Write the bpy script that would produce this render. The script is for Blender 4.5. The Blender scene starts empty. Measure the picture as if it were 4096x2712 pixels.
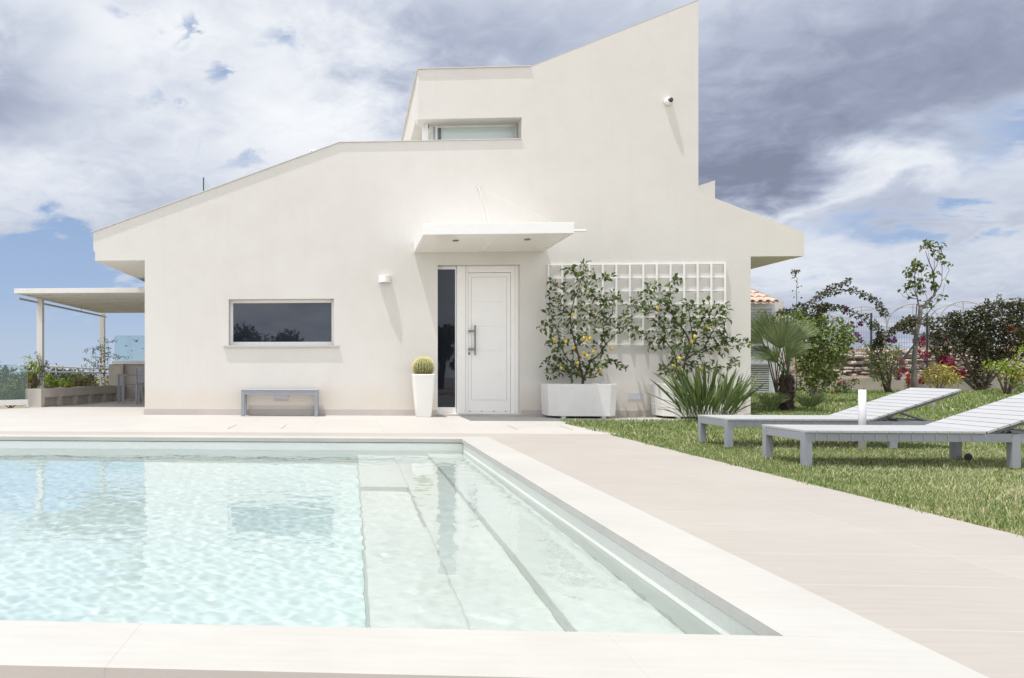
import bpy, bmesh, math, random
import numpy as np
from mathutils import Vector, Matrix, noise
from mathutils.geometry import tessellate_polygon
random.seed(7); R = math.radians
C = bpy.context.scene
COL = C.collection

# ------------------------------------------------------------------ camera
FPX, CU, CV, EYE = 3000.0, 1224.0, 1484.0, 0.75
TH = math.atan(178.0/3000.0); CT, ST = math.cos(TH), math.sin(TH)
cam = bpy.data.cameras.new('camera'); camo = bpy.data.objects.new('camera', cam); COL.objects.link(camo)
cam.sensor_width = 36; cam.lens = 36*FPX/4096; cam.clip_start = 0.05; cam.clip_end = 6000
cam.shift_x = (2048-CU)/4096; cam.shift_y = (CV-1356)/4096
camo.location = (0, 0, EYE); camo.rotation_euler = (R(90), 0, TH)
C.camera = camo
# ------------------------------------------------------------------ sun + exposure
SUND = Vector((0.27, 0.132, -1.0)).normalized()
sl = bpy.data.lights.new('sun', 'SUN'); sl.energy = 3.6; sl.angle = R(0.53); sl.color = (1.0, 0.965, 0.915)
so = bpy.data.objects.new('sun', sl); COL.objects.link(so)
so.rotation_euler = SUND.to_track_quat('-Z', 'Y').to_euler(); so.location = (-8, -6, 30)
sl.cycles.is_caustics_light = True
C.view_settings.view_transform = 'Standard'; C.view_settings.look = 'None'
C.view_settings.exposure = 0.2; C.view_settings.gamma = 1.0; C.view_settings.use_curve_mapping = False
C.render.engine = 'CYCLES'
C.cycles.use_denoising = True
C.cycles.max_bounces = 10; C.cycles.transparent_max_bounces = 24; C.cycles.sample_clamp_indirect = 6
C.cycles.caustics_reflective = False; C.cycles.caustics_refractive = True
# ------------------------------------------------------------------ world
w = bpy.data.worlds.new("World"); C.world = w; w.use_nodes = True
WN, WL = w.node_tree.nodes, w.node_tree.links
for n in list(WN): WN.remove(n)
class NG:
    """tiny node helper"""
    def __init__(s, nodes, links): s.n, s.l = nodes, links
    def put(s, sock, v):
        if isinstance(v, bpy.types.NodeSocket): s.l.new(v, sock)
        elif v is not None: sock.default_value = v
    def math(s, op, a, b=None, c=None, clamp=False):
        n = s.n.new('ShaderNodeMath'); n.operation = op; n.use_clamp = clamp
        for i, v in enumerate((a, b, c)):
            if v is not None: s.put(n.inputs[i], v)
        return n.outputs[0]
    def vmath(s, op, a, b=None, sc=None):
        n = s.n.new('ShaderNodeVectorMath'); n.operation = op; s.put(n.inputs[0], a)
        if b is not None: s.put(n.inputs[1], b)
        if sc is not None: s.put(n.inputs['Scale'], sc)
        return n.outputs[0]
    def mix(s, f, a, b):
        n = s.n.new('ShaderNodeMix'); n.data_type = 'RGBA'; s.put(n.inputs[0], f); s.put(n.inputs[6], a); s.put(n.inputs[7], b)
        return n.outputs[2]
    def noise(s, vec, scale, detail=4, rough=.55, dist=0):
        n = s.n.new('ShaderNodeTexNoise'); s.put(n.inputs['Vector'], vec); n.inputs['Scale'].default_value = scale
        n.inputs['Detail'].default_value = detail; n.inputs['Roughness'].default_value = rough; n.inputs['Distortion'].default_value = dist
        return n.outputs[0], n.outputs[1]
    def ramp(s, f, stops):
        n = s.n.new('ShaderNodeValToRGB'); s.put(n.inputs[0], f); e = n.color_ramp.elements
        while len(e) < len(stops): e.new(0.5)
        for i, (p, c) in enumerate(stops): e[i].position = p; e[i].color = c if len(c) == 4 else (*c, 1)
        return n.outputs[0]
    def maprange(s, v, a, b, c=0, d=1, smooth=True):
        n = s.n.new('ShaderNodeMapRange'); n.interpolation_type = 'SMOOTHSTEP' if smooth else 'LINEAR'
        s.put(n.inputs[0], v)
        for i, q in enumerate((a, b, c, d)): n.inputs[i+1].default_value = q
        return n.outputs[0]
def lin(c):
    return tuple(((x/255)/12.92 if x/255 <= .04045 else ((x/255+.055)/1.055)**2.4) for x in c)
g = NG(WN, WL)
sky = WN.new('ShaderNodeTexSky'); sky.sky_type = 'NISHITA'; sky.sun_disc = False
sky.sun_elevation = math.asin(-SUND.z); sky.sun_rotation = math.atan2(-SUND.x, -SUND.y)
sky.air_density = 1.0; sky.dust_density = 0.6; sky.ozone_density = 2.0
tc = WN.new('ShaderNodeTexCoord'); D = tc.outputs['Generated']
sp = WN.new('ShaderNodeSeparateXYZ'); WL.new(D, sp.inputs[0])
AZ0 = g.math('ARCTAN2', sp.outputs[0], sp.outputs[1])
EL0 = g.math('ARCSINE', sp.outputs[2])
BGS = 0.1
# cloud layer coordinate: project the view ray on a cloud deck so that clouds flatten to the horizon
zc = g.math('ADD', g.math('MAXIMUM', sp.outputs[2], 0.0), 0.26)
cx = g.math('DIVIDE', sp.outputs[0], zc); cy = g.math('DIVIDE', sp.outputs[1], zc)
cb = WN.new('ShaderNodeCombineXYZ'); WL.new(cx, cb.inputs[0]); WL.new(cy, cb.inputs[1]); cb.inputs[2].default_value = 3.7
N1, N1c = g.noise(cb.outputs[0], 1.5, 6, .5, .3)
N2, _ = g.noise(cb.outputs[0], 4.2, 7, .58, .5)
N3, _ = g.noise(cb.outputs[0], 13.0, 6, .62, .6)
# ragged edges of the named cloud banks
wob1 = g.math('MULTIPLY_ADD', N3, .10, g.math('MULTIPLY_ADD', N2, .26, -.18)); wob2 = g.math('MULTIPLY_ADD', N1, .2, g.math('MULTIPLY_ADD', N2, .12, -.16))
AZ = g.math('ADD', AZ0, wob1); EL = g.math('ADD', EL0, wob2)
def blob(u, v, su, sv, tilt=0):
    """soft patch of sky centred where the ray (u, v) goes; su, sv = half sizes in radians"""
    a = (u-CU)/FPX; b = (CV-v)/FPX
    dx, dy = a*CT-ST, a*ST+CT
    az = math.atan2(dx, dy); el = math.atan2(b, math.hypot(dx, dy))
    da = g.math('SUBTRACT', AZ, az); de = g.math('SUBTRACT', EL, el)
    if tilt:
        de = g.math('MULTIPLY_ADD', da, -tilt, de)
    q = g.math('ADD', g.math('POWER', g.math('DIVIDE', da, su), 2.0), g.math('POWER', g.math('DIVIDE', de, sv), 2.0))
    return g.math('EXPONENT', g.math('MULTIPLY', q, -1.0))
def total(items):
    t = None
    for amp, *b in items:
        x = g.math('MULTIPLY', blob(*b), amp)
        t = x if t is None else g.math('ADD', t, x)
    return t
#__SKY__
def sky_setup(gaps, darks, brights):
    gap = total(gaps); dark = total(darks); bright = total(brights)
    nn = g.math('ADD', g.math('MULTIPLY_ADD', N2, 1.0, -.5), g.math('MULTIPLY_ADD', N3, .6, -.3))
    cov = g.math('ADD', g.math('MULTIPLY_ADD', N1, .8, .42), nn)
    cov = g.math('SUBTRACT', cov, gap)
    cov = g.maprange(cov, .10, .62)
    shade = g.math('ADD', dark, g.math('MULTIPLY_ADD', N1, 1.5, -.75))
    shade = g.math('ADD', shade, g.math('MULTIPLY', nn, 1.05))
    shade = g.math('SUBTRACT', shade, bright)
    cc = g.ramp(g.math('MULTIPLY_ADD', shade, .55, .34, clamp=True),
                [(0.0, lin((247,249,252))), (.2, lin((234,238,244))), (.40, lin((212,218,230))), (.62, lin((180,189,208))), (.82, lin((151,160,182))), (1.0, lin((130,138,160)))])
    blue = g.ramp(g.maprange(EL0, -.02, .5, smooth=False), [(0, lin((190,207,232))), (.2, lin((163,186,222))), (1, lin((118,148,200)))])
    nish = g.vmath('SCALE', sky.outputs[0], sc=BGS)
    clear = g.mix(.8, nish, blue)
    col = g.mix(cov, clear, cc)
    # unseen sky behind the camera brightened warm to fill the facade; high sky dimmed
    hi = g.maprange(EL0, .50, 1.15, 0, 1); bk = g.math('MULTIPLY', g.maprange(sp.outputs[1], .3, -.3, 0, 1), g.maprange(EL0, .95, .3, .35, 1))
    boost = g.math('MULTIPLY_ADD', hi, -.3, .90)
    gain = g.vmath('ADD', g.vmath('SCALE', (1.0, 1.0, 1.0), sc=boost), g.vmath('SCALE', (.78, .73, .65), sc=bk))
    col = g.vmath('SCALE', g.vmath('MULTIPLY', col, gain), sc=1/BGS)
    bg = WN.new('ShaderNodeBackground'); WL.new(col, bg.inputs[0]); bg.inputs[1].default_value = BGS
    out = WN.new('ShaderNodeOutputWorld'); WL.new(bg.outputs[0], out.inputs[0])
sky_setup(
  gaps=[(.75, 230, 1180, .19, .065), (.5, 60, 1010, .10, .03), (.8, 300, 1400, .25, .05), (.40, 450, 40, .035, .014), (.42, 670, 160, .02, .025), (.46, 1160, 170, .045, .02), (.46, 860, 310, .022, .02), (.36, 600, 420, .035, .015), (.40, 820, 530, .02, .026), (.34, 900, 650, .05, .014),
        (.46, 3980, 640, .06, .035), (.36, 3380, 1010, .10, .025), (.35, 3700, 970, .06, .014), (.2, 3560, 1350, .5, .02)],
  darks=[(.60, 3250, 330, .42, .13, .06), (.35, 3900, 330, .25, .11, .1), (.35, 3500, 620, .20, .04, .05), (.22, 2950, 700, .16, .07, .1), (.5, 2000, 300, .17, .09), (.3, 1600, 120, .1, .06), (.55, 30, 380, .06, .045), (.45, 100, 130, .06, .03), (.35, 420, 980, .17, .03), (.25, 650, 360, .12, .03), (.3, 3800, 860, .16, .02), (.2, 3450, 900, .12, .02), (.30, 3750, 1200, .45, .06), (.12, 400, 600, .5, .2)],
  brights=[(.32, 900, 480, .28, .06, -.25), (.35, 1350, 420, .12, .09), (.25, 500, 120, .12, .04), (.2, 1150, 100, .14, .05), (.35, 3950, 540, .14, .018, .18), (.35, 3350, 800, .35, .02, .14), (.06, 3300, 1120, .4, .025), (.3, 3950, 800, .1, .04), (.2, 150, 640, .14, .03, .1), (.3, 3100, 880, .12, .016, .2)])

# ------------------------------------------------------------------ pixel <-> world measuring helpers
def onY(u, v, Y):
    a = (u-CU)/FPX; dx, dy = a*CT-ST, a*ST+CT
    t = Y/dy
    return dx*t, EYE-(v-CV)/FPX*t
def onZ(u, v, z=0.0):
    t = (z-EYE)/(-(v-CV)/FPX); a = (u-CU)/FPX
    return (a*CT-ST)*t, (a*ST+CT)*t

# ------------------------------------------------------------------ mesh helpers
class MB:
    def __init__(s): s.v, s.f, s.c = [], [], []
    def add(s, vs, fs):
        o = len(s.v); s.v += [tuple(p) for p in vs]; s.f += [tuple(i+o for i in f) for f in fs]; return s
    def box(s, x0, x1, y0, y1, z0, z1):
        if x0 > x1: x0, x1 = x1, x0
        if y0 > y1: y0, y1 = y1, y0
        if z0 > z1: z0, z1 = z1, z0
        return s.add([(x0,y0,z0),(x1,y0,z0),(x1,y1,z0),(x0,y1,z0),(x0,y0,z1),(x1,y0,z1),(x1,y1,z1),(x0,y1,z1)],
                     [(3,2,1,0),(4,5,6,7),(0,1,5,4),(1,2,6,5),(2,3,7,6),(3,0,4,7)])
    def obox(s, p, ax, ay, az, sx, sy, sz):
        """oriented box: centre p, unit axes, half sizes"""
        p, ax, ay, az = Vector(p), Vector(ax)*sx, Vector(ay)*sy, Vector(az)*sz
        vs = [p+ax*i+ay*j+az*k for k in (-1,1) for j in (-1,1) for i in (-1,1)]
        return s.add(vs, [(0,2,3,1),(4,5,7,6),(0,1,5,4),(1,3,7,5),(3,2,6,7),(2,0,4,6)])
    def prism(s, poly, y0, y1, holes=()):
        """polygon in XZ extruded along Y (y0 = front)"""
        loops = [list(poly)]+[list(h) for h in holes]
        flat = [p for l in loops for p in l]; n = len(flat)
        tris = tessellate_polygon([[Vector((p[0], p[1], 0)) for p in l] for l in loops])
        fs = []
        for t in tris:
            a, b, c = (flat[i] for i in t)
            ar = (b[0]-a[0])*(c[1]-a[1])-(b[1]-a[1])*(c[0]-a[0])
            if abs(ar) < 1e-12: continue
            t = t if ar > 0 else t[::-1]
            fs.append(tuple(t)); fs.append(tuple(i+n for i in t[::-1]))
        o = 0
        for k, l in enumerate(loops):
            m = len(l); ar = sum(l[i][0]*l[(i+1)%m][1]-l[(i+1)%m][0]*l[i][1] for i in range(m))
            flip = (ar > 0) == (k == 0)
            for i in range(m):
                a, b = o+i, o+(i+1) % m
                fs.append((a, b, b+n, a+n)[::-1] if flip else (a, b, b+n, a+n))
            o += m
        return s.add([(x, y0, z) for x, z in flat]+[(x, y1, z) for x, z in flat], fs)
    def tube(s, pts, r, n=8, caps=True):
        pts = [Vector(p) for p in pts]; m = len(pts)
        rr = r if isinstance(r, (list, tuple)) else [r]*m
        vs, fs = [], []; prev = None
        for i, p in enumerate(pts):
            t = (pts[min(i+1, m-1)]-pts[max(i-1, 0)]).normalized()
            if prev is None:
                ref = Vector((0,0,1)) if abs(t.z) < .9 else Vector((1,0,0)); a = t.cross(ref).normalized()
            else:
                a = (prev-t*prev.dot(t)); a = a.normalized() if a.length > 1e-6 else t.orthogonal().normalized()
            prev = a; b = t.cross(a)
            for k in range(n):
                an = 2*math.pi*k/n; vs.append(p+(a*math.cos(an)+b*math.sin(an))*rr[i])
        for i in range(m-1):
            for k in range(n):
                q = (k+1) % n; fs.append((i*n+k, i*n+q, (i+1)*n+q, (i+1)*n+k))
        if caps: fs.append(tuple(range(n))[::-1]); fs.append(tuple((m-1)*n+k for k in range(n)))
        return s.add(vs, fs)
    def lathe(s, prof, c=(0,0,0), n=24, sy=1.0):
        vs, fs = [], []; m = len(prof)
        for r, z in prof:
            for k in range(n):
                an = 2*math.pi*k/n; vs.append((c[0]+r*math.cos(an), c[1]+r*math.sin(an)*sy, c[2]+z))
        for i in range(m-1):
            for k in range(n):
                q = (k+1) % n; fs.append((i*n+k, i*n+q, (i+1)*n+q, (i+1)*n+k))
        fs.append(tuple(range(n))[::-1]); fs.append(tuple((m-1)*n+k for k in range(n)))
        return s.add(vs, fs)
    def quad(s, *p): return s.add(p, [tuple(range(len(p)))])
    def leaf(s, p, d, up, L, W, bend=.15, fold=.25):
        """a leaf of 4 tri/quads: base p, direction d, blade normal up"""
        d = Vector(d).normalized(); sd = d.cross(Vector(up))
        if sd.length < 1e-4: sd = d.orthogonal()
        sd.normalize(); nn = sd.cross(d).normalized(); p = Vector(p)
        m1 = p+d*L*.38+nn*L*bend*.3; m2 = p+d*L*.72+nn*L*bend*.1; tip = p+d*L-nn*L*bend*.6
        e = nn*W*fold
        return s.add([p, m1+sd*W*.5+e, m1, m1-sd*W*.5+e, m2+sd*W*.38+e*.8, m2, m2-sd*W*.38+e*.8, tip],
                     [(0,1,2),(0,2,3),(1,4,5,2),(2,5,6,3),(4,7,5),(5,7,6)])
    def build(s, name, mat=None, parent=None, smooth=False, bevel=0, origin=None, autosmooth=None):
        me = bpy.data.meshes.new(name); vs = s.v
        if origin is not None: vs = [(x-origin[0], y-origin[1], z-origin[2]) for x, y, z in vs]
        me.from_pydata(vs, [], s.f); me.update()
        if mat is not None: me.materials.append(mat)
        if smooth: me.polygons.foreach_set('use_smooth', [True]*len(me.polygons))
        o = bpy.data.objects.new(name, me); COL.objects.link(o)
        if origin is not None: o.location = origin
        if parent is not None: o.parent = parent
        if bevel:
            b = o.modifiers.new('bevel', 'BEVEL'); b.width = bevel; b.segments = 2; b.limit_method = 'ANGLE'; b.angle_limit = R(40)
        return o
def tag(o, label=None, cat=None, group=None, kind=None):
    if label: o['label'] = label
    if cat: o['category'] = cat
    if group: o['group'] = group
    if kind: o['kind'] = kind
    return o
def empty(name, loc=(0,0,0), rz=0, **k):
    o = bpy.data.objects.new(name, None); COL.objects.link(o); o.location = loc; o.rotation_euler = (0, 0, rz); o.empty_display_size = .1
    return tag(o, **k)
def copy_tree(o, parent=None):
    c = o.copy(); COL.objects.link(c); c.parent = parent
    for ch in list(o.children): copy_tree(ch, c)
    return c

# ------------------------------------------------------------------ materials
def mat(name, col=(.8,.8,.8), rough=.5, metal=0, spec=.5):
    m = bpy.data.materials.new(name); m.use_nodes = True; nt = m.node_tree; b = nt.nodes['Principled BSDF']
    b.inputs['Base Color'].default_value = (*col, 1); b.inputs['Roughness'].default_value = rough
    b.inputs['Metallic'].default_value = metal; b.inputs['Specular IOR Level'].default_value = spec
    return m, NG(nt.nodes, nt.links), b
def pos(gm):
    return gm.n.new('ShaderNodeNewGeometry').outputs['Position']
def bump(gm, b, h, strength=.3, dist=.01):
    n = gm.n.new('ShaderNodeBump'); n.inputs['Strength'].default_value = strength; n.inputs['Distance'].default_value = dist
    gm.put(n.inputs['Height'], h); gm.l.new(n.outputs[0], b.inputs['Normal'])
def scaled(gm, v, s):
    return gm.vmath('MULTIPLY', v, s)

M = {}
def m_render():
    m, gm, b = mat('render', (.80,.78,.745), .9, spec=.2); P = pos(gm)
    a, _ = gm.noise(P, .45, 4, .6); c, _ = gm.noise(P, 2.4, 5, .6); f, _ = gm.noise(P, 160, 3, .6); f2, _ = gm.noise(P, 28, 4, .55)
    t = gm.math('ADD', gm.math('MULTIPLY', a, .6), gm.math('MULTIPLY', c, .4))
    col = gm.ramp(t, [(.3, (.645,.62,.58)), (.5, (.68,.66,.622)), (.7, (.705,.688,.652))])
    z = gm.n.new('ShaderNodeSeparateXYZ'); gm.l.new(P, z.inputs[0])
    # splash stains low on the wall with a ragged outline
    st = gm.maprange(gm.math('SUBTRACT', z.outputs[2], gm.math('MULTIPLY', c, 1.0)), -.35, .12, 1, 0)
    col = gm.mix(gm.math('MULTIPLY', st, .38), col, (.66,.55,.455,1))
    # brushed streaks
    s, _ = gm.noise(scaled(gm, P, (9, 9, .7)), 1.0, 4, .6)
    col = gm.mix(gm.maprange(s, .48, .75, 0, .10), col, (.57,.525,.47,1))
    gm.put(b.inputs['Base Color'], col)
    bump(gm, b, gm.math('ADD', f, gm.math('MULTIPLY', f2, 1.6)), .2, .004)
    return m
M['render'] = m_render()
def m_stone(name, c0, c1, grain=(1,1,1), joint=None, rough=.6, streak=.5):
    m, gm, b = mat(name, c0, rough, spec=.35); P = pos(gm)
    a, _ = gm.noise(scaled(gm, P, grain), 1.3, 5, .6); s, _ = gm.noise(scaled(gm, P, (grain[0]*3, grain[1]*34, 5)), 1.0, 4, .6)
    t = gm.math('ADD', gm.math('MULTIPLY', a, 1-streak), gm.math('MULTIPLY', s, streak))
    col = gm.ramp(t, [(.32, c0), (.62, c1)])
    f, _ = gm.noise(P, 90, 4, .6)
    if joint:
        x0, y0, dx, dy, jw, jc = joint
        sx = gm.n.new('ShaderNodeSeparateXYZ'); gm.l.new(P, sx.inputs[0])
        ux = gm.math('DIVIDE', gm.math('SUBTRACT', sx.outputs[0], x0), dx); uy = gm.math('DIVIDE', gm.math('SUBTRACT', sx.outputs[1], y0), dy)
        cell = gm.n.new('ShaderNodeCombineXYZ'); gm.l.new(gm.math('FLOOR', ux), cell.inputs[0]); gm.l.new(gm.math('FLOOR', uy), cell.inputs[1])
        wn = gm.n.new('ShaderNodeTexWhiteNoise'); gm.l.new(cell.outputs[0], wn.inputs[0])
        col = gm.mix(gm.math('MULTIPLY', wn.outputs[0], .22), col, (c0[0]*.9, c0[1]*.88, c0[2]*.86, 1))
        def edge(u_, d):
            fr = gm.math('FRACT', u_); e = gm.math('MINIMUM', fr, gm.math('SUBTRACT', 1.0, fr)); return gm.math('MULTIPLY', e, d)
        e = gm.math('MINIMUM', edge(ux, dx), edge(uy, dy))
        j = gm.maprange(e, jw*.5, jw, 1, 0)
        col = gm.mix(j, col, (*jc, 1))
        h = gm.math('SUBTRACT', gm.math('MULTIPLY', f, .4), gm.math('MULTIPLY', j, 1.0))
    else: h = gm.math('MULTIPLY', f, .4)
    gm.put(b.inputs['Base Color'], col); bump(gm, b, h, .3, .003)
    return m
M['coping'] = m_stone('coping_stone', (.45,.437,.41), (.515,.505,.475), (1,1,1), None, .6, .35)
M['tile_pink'] = m_stone('terrace_tile', (.40,.368,.333), (.455,.425,.388), (1,1,1), (1.56, -.03, .875, .463, .0022, (.55,.51,.47)), .55, .6)
M['tile_pale'] = m_stone('porch_tile', (.475,.456,.428), (.53,.51,.48), (1,1,1), (.405, 9.11, .905, .905, .0028, (.42,.38,.34)), .6, .5)
M['skirt'] = m_stone('skirting_tile', (.47,.43,.40), (.54,.50,.465), (1,1,1), None, .55, .3)
def m_liner():
    m, gm, b = mat('liner', (.80,.80,.74), .6, spec=.3); P = pos(gm)
    f, _ = gm.noise(P, 45, 3, .7); a, _ = gm.noise(P, 2, 3, .5)
    z = gm.n.new('ShaderNodeSeparateXYZ'); gm.l.new(P, z.inputs[0])
    t = gm.math('ADD', gm.math('MULTIPLY', f, .6), gm.math('MULTIPLY', a, .4))
    col = gm.ramp(t, [(.35, (.80,.80,.755)), (.65, (.88,.88,.845))])
    gm.put(b.inputs['Base Color'], col); bump(gm, b, f, .15, .003)
    return m
M['liner'] = m_liner()
M['basin'] = (lambda m: m)(m_stone('basin_liner', (.71,.80,.80), (.77,.85,.845), (1,1,1), None, .6, .2))
def m_water():
    m = bpy.data.materials.new('pool_water'); m.use_nodes = True; nt = m.node_tree
    for n in list(nt.nodes): nt.nodes.remove(n)
    rf = nt.nodes.new('ShaderNodeBsdfRefraction'); rf.inputs['Roughness'].default_value = 0; rf.inputs['IOR'].default_value = 1.33; rf.inputs['Color'].default_value = (.93,.995,.995,1)
    gs = nt.nodes.new('ShaderNodeBsdfGlossy'); gs.inputs['Roughness'].default_value = 0; gs.inputs['Color'].default_value = (1,1,1,1)
    fr = nt.nodes.new('ShaderNodeFresnel'); fr.inputs[0].default_value = 1.33
    mx = nt.nodes.new('ShaderNodeMixShader'); o = nt.nodes.new('ShaderNodeOutputMaterial')
    nt.links.new(fr.outputs[0], mx.inputs[0]); nt.links.new(rf.outputs[0], mx.inputs[1]); nt.links.new(gs.outputs[0], mx.inputs[2]); nt.links.new(mx.outputs[0], o.inputs[0])
    return m
M['water'] = m_water()
# ================================================================== POOL, COPING, PAVING
PX, PYF, PYN, PXL = 1.225, 8.37, 2.2, -7.0      # inner right edge, far edge, near edge, left edge
CW = .335; WLZ = -.135
CX0, CY1, CY0 = PX+CW, PYF+CW*.8, PYN-CW
F = 12.73                                       # front face of the house
LX, LY = 3.06, 11.35                            # lawn edge beside the paving
def rect_with_hole(mb, x0, x1, y0, y1, hx0, hx1, hy0, hy1, z0, z1):
    mb.box(x0, x1, y0, hy0, z0, z1); mb.box(x0, x1, hy1, y1, z0, z1)
    mb.box(x0, hx0, hy0, hy1, z0, z1); mb.box(hx1, x1, hy0, hy1, z0, z1)
# coping slabs, joints as gaps of 3 mm
cp = MB()
def slabs(mb, a0, a1, L, along, b0, b1):
    a = a0
    while a < a1-.01:
        e = min(a+L, a1); g_ = .00005
        if along == 'x': mb.box(a+g_, e-g_, b0, b1, -.042, 0)
        else: mb.box(b0, b1, a+g_, e-g_, -.042, 0)
        a = e
slabs(cp, PXL, CX0, 1.21, 'x', PYF, CY1)
slabs(cp, .73-1.35*6, .73, 1.35, 'x', CY0, PYN); slabs(cp, .73, CX0, 1.35, 'x', CY0, PYN)
slabs(cp, PYN+.001, PYF-.001, 1.1, 'y', PX, CX0)
o = cp.build('coping', M['coping'], bevel=.0008); tag(o, kind='structure', label='pale stone coping slabs edging the pool', cat=None)
# terrace beyond and beside the coping
t = MB()
t.box(CX0, LX, CY0-.002, 9.11, -.12, -.003)
t.box(-12, CX0, CY1, 9.11, -.12, -.003)
o = t.build('terrace', M['tile_pink']); tag(o, kind='structure')
t = MB(); t.box(-16, LX+.14, 9.11, F+.2, -.12, -.002); t.box(LX+.14, 8.2, LY+.0, F+.2, -.12, -.002)
def slab(mb, poly, z0, z1):
    n = len(mb.v); mb.prism(poly, z0, z1); mb.v[n:] = [(x, y, z) for x, z, y in mb.v[n:]]
def at(u, cz, z=0):
    a = (u-CU)/FPX*cz; return (a*CT-cz*ST, a*ST+cz*CT, z)
slab(t, [(-16, F+.199)]+[(-16, F+.6)]+[at(-260, 14.25)[:2], at(112, 15.5)[:2], at(470, 19.6)[:2], (-3.2, 20.0), (-3.2, F+.199)], -.12, -.002)
o = t.build('porch_paving', M['tile_pale']); tag(o, kind='structure')
t = MB(); t.box(-45, 45, -60, CY0-.002, -.2, -.06)
o = t.build('lower_paving', m_stone('lower_tile', (.42,.33,.28), (.5,.4,.34))); tag(o, kind='structure')
# pool shell
p = MB(); W = .25
p.box(PXL-W, PXL, PYN-W, PYF+W, -1.4, -.048); p.box(PX+.02, PX+W, PYN-W, PYF+W, -1.4, -.048)
p.box(PXL, PX+.02, PYF+.02, PYF+W, -1.4, -.048); p.box(PXL, PX+.02, PYN-W, PYN-.02, -1.4, -.048)
pf = MB().box(PXL+.002, .078, PYN-.018, PYF+.018, -1.5, -1.25).build('pool_floor', M['basin']); tag(pf, kind='structure'); pf.cycles.is_caustics_receiver = True
p.box(.08, PX+.02, PYN-.02, PYF+.02, -1.5, -1.25)
p.box(.85, PX+.02, PYN-.02, PYF+.02, -1.25, WLZ-.28)
D2 = WLZ-.43
p.box(.48, .85, PYN-.02, PYF+.02, -1.25, D2); p.box(.08, .48, 6.25, PYF+.02, -1.25, D2); p.box(.08, .48, PYN-.02, 4.75, -1.25, D2)
p.box(.08, .48, 4.75, 6.25, -1.25, D2-.2)
pool = p.build('pool_shell', M['liner'], bevel=.012); tag(pool, kind='structure')
pool.cycles.is_caustics_receiver = True
# water: real ripples
nx, ny = 900, 680
xs = np.linspace(PXL, PX+.02, nx); ys = np.linspace(PYN-.02, PYF+.02, ny)
Xg, Yg = np.meshgrid(xs, ys); rng = np.random.default_rng(3); Z = np.zeros_like(Xg)
for k in range(74):
    short = k >= 14
    lam = 10**(rng.uniform(-1.3, -.5) if short else rng.uniform(-.25, .45)); an = rng.normal(1.1, .8); amp = (.0019 if short else .0018)*lam/6.28
    kx, ky = 2*math.pi/lam*math.cos(an), 2*math.pi/lam*math.sin(an)
    Z += amp*np.sin(kx*Xg+ky*Yg+rng.uniform(0, 6.28))
Z += WLZ
V = np.stack([Xg, Yg, Z], -1).reshape(-1, 3)
i = np.arange(nx-1)[None, :]+np.arange(ny-1)[:, None]*nx
Fq = np.stack([i, i+1, i+1+nx, i+nx], -1).reshape(-1, 4)
me = bpy.data.meshes.new('pool_water'); me.vertices.add(len(V)); me.vertices.foreach_set('co', V.ravel())
me.loops.add(Fq.size); me.loops.foreach_set('vertex_index', Fq.ravel()); me.polygons.add(len(Fq))
me.polygons.foreach_set('loop_start', np.arange(0, Fq.size, 4)); me.polygons.foreach_set('loop_total', np.full(len(Fq), 4))
me.polygons.foreach_set('use_smooth', np.ones(len(Fq), bool)); me.update(calc_edges=True); me.materials.append(M['water'])
wo = bpy.data.objects.new('pool_water', me); COL.objects.link(wo); tag(wo, kind='structure'); wo.cycles.is_caustics_caster = True
# ================================================================== MORE MATERIALS
def simple(name, col, rough=.5, metal=0, spec=.5, var=0, vs=8, bmp=0, bs=60):
    m, gm, b = mat(name, col, rough, metal, spec)
    if var or bmp:
        P = pos(gm)
    if var:
        a, _ = gm.noise(P, vs, 5, .6)
        gm.put(b.inputs['Base Color'], gm.ramp(a, [(.3, tuple(c*(1-var) for c in col)), (.7, tuple(min(1, c*(1+var)) for c in col))]))
    if bmp:
        f, _ = gm.noise(P, bs, 4, .6); bump(gm, b, f, bmp, .003)
    return m
M['white'] = simple('white_paint', (.84,.84,.83), .35, var=.02)
M['door_white'] = simple('door_lacquer', (.86,.85,.83), .3, var=.015)
M['steel'] = simple('brushed_steel', (.22,.22,.225), .4, .7); M['wire_grey'] = simple('steel_wire', (.66,.65,.63), .5)
M['cap'] = simple('roof_cap', (.62,.61,.59), .6, var=.08)
M['alu'] = simple('grey_powder_coat', (.285,.305,.345), .5, var=.05, vs=3, bmp=.05)
M['slat'] = simple('grey_polywood', (.43,.435,.45), .55, var=.04, vs=5, bmp=.1)
M['alu_dark'] = simple('dark_metal', (.12,.125,.14), .4, var=.1)
M['pot'] = simple('white_resin', (.80,.79,.755), .42, var=.015)
M['concrete'] = simple('planter_concrete', (.74,.73,.715), .85, var=.05, vs=5, bmp=.5, bs=120)
M['soil'] = simple('soil', (.07,.05,.035), .95, var=.3, vs=40, bmp=1, bs=80)
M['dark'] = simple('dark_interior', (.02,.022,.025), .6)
M['rubber'] = simple('black_rubber', (.02,.02,.02), .6)
def m_glass(name, col, rough=.02, spec=.5, ior=1.72):
    m, gm, b = mat(name, col, rough, 0, spec)
    P = pos(gm); a, _ = gm.noise(P, 1.2, 2, .5); bump(gm, b, a, .03, .02); b.inputs['IOR'].default_value = ior; b.inputs['Specular Tint'].default_value = (.86,.92,1,1)
    return m
M['dark_glass'] = m_glass('dark_window_glass', (.018,.022,.036), .012, .5)
M['strip_glass'] = m_glass('strip_window_glass', (.012,.014,.02), .012, .5, 1.5)
M['teal_glass'] = m_glass('teal_window_glass', (.60,.70,.67), .03, .4)
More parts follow.
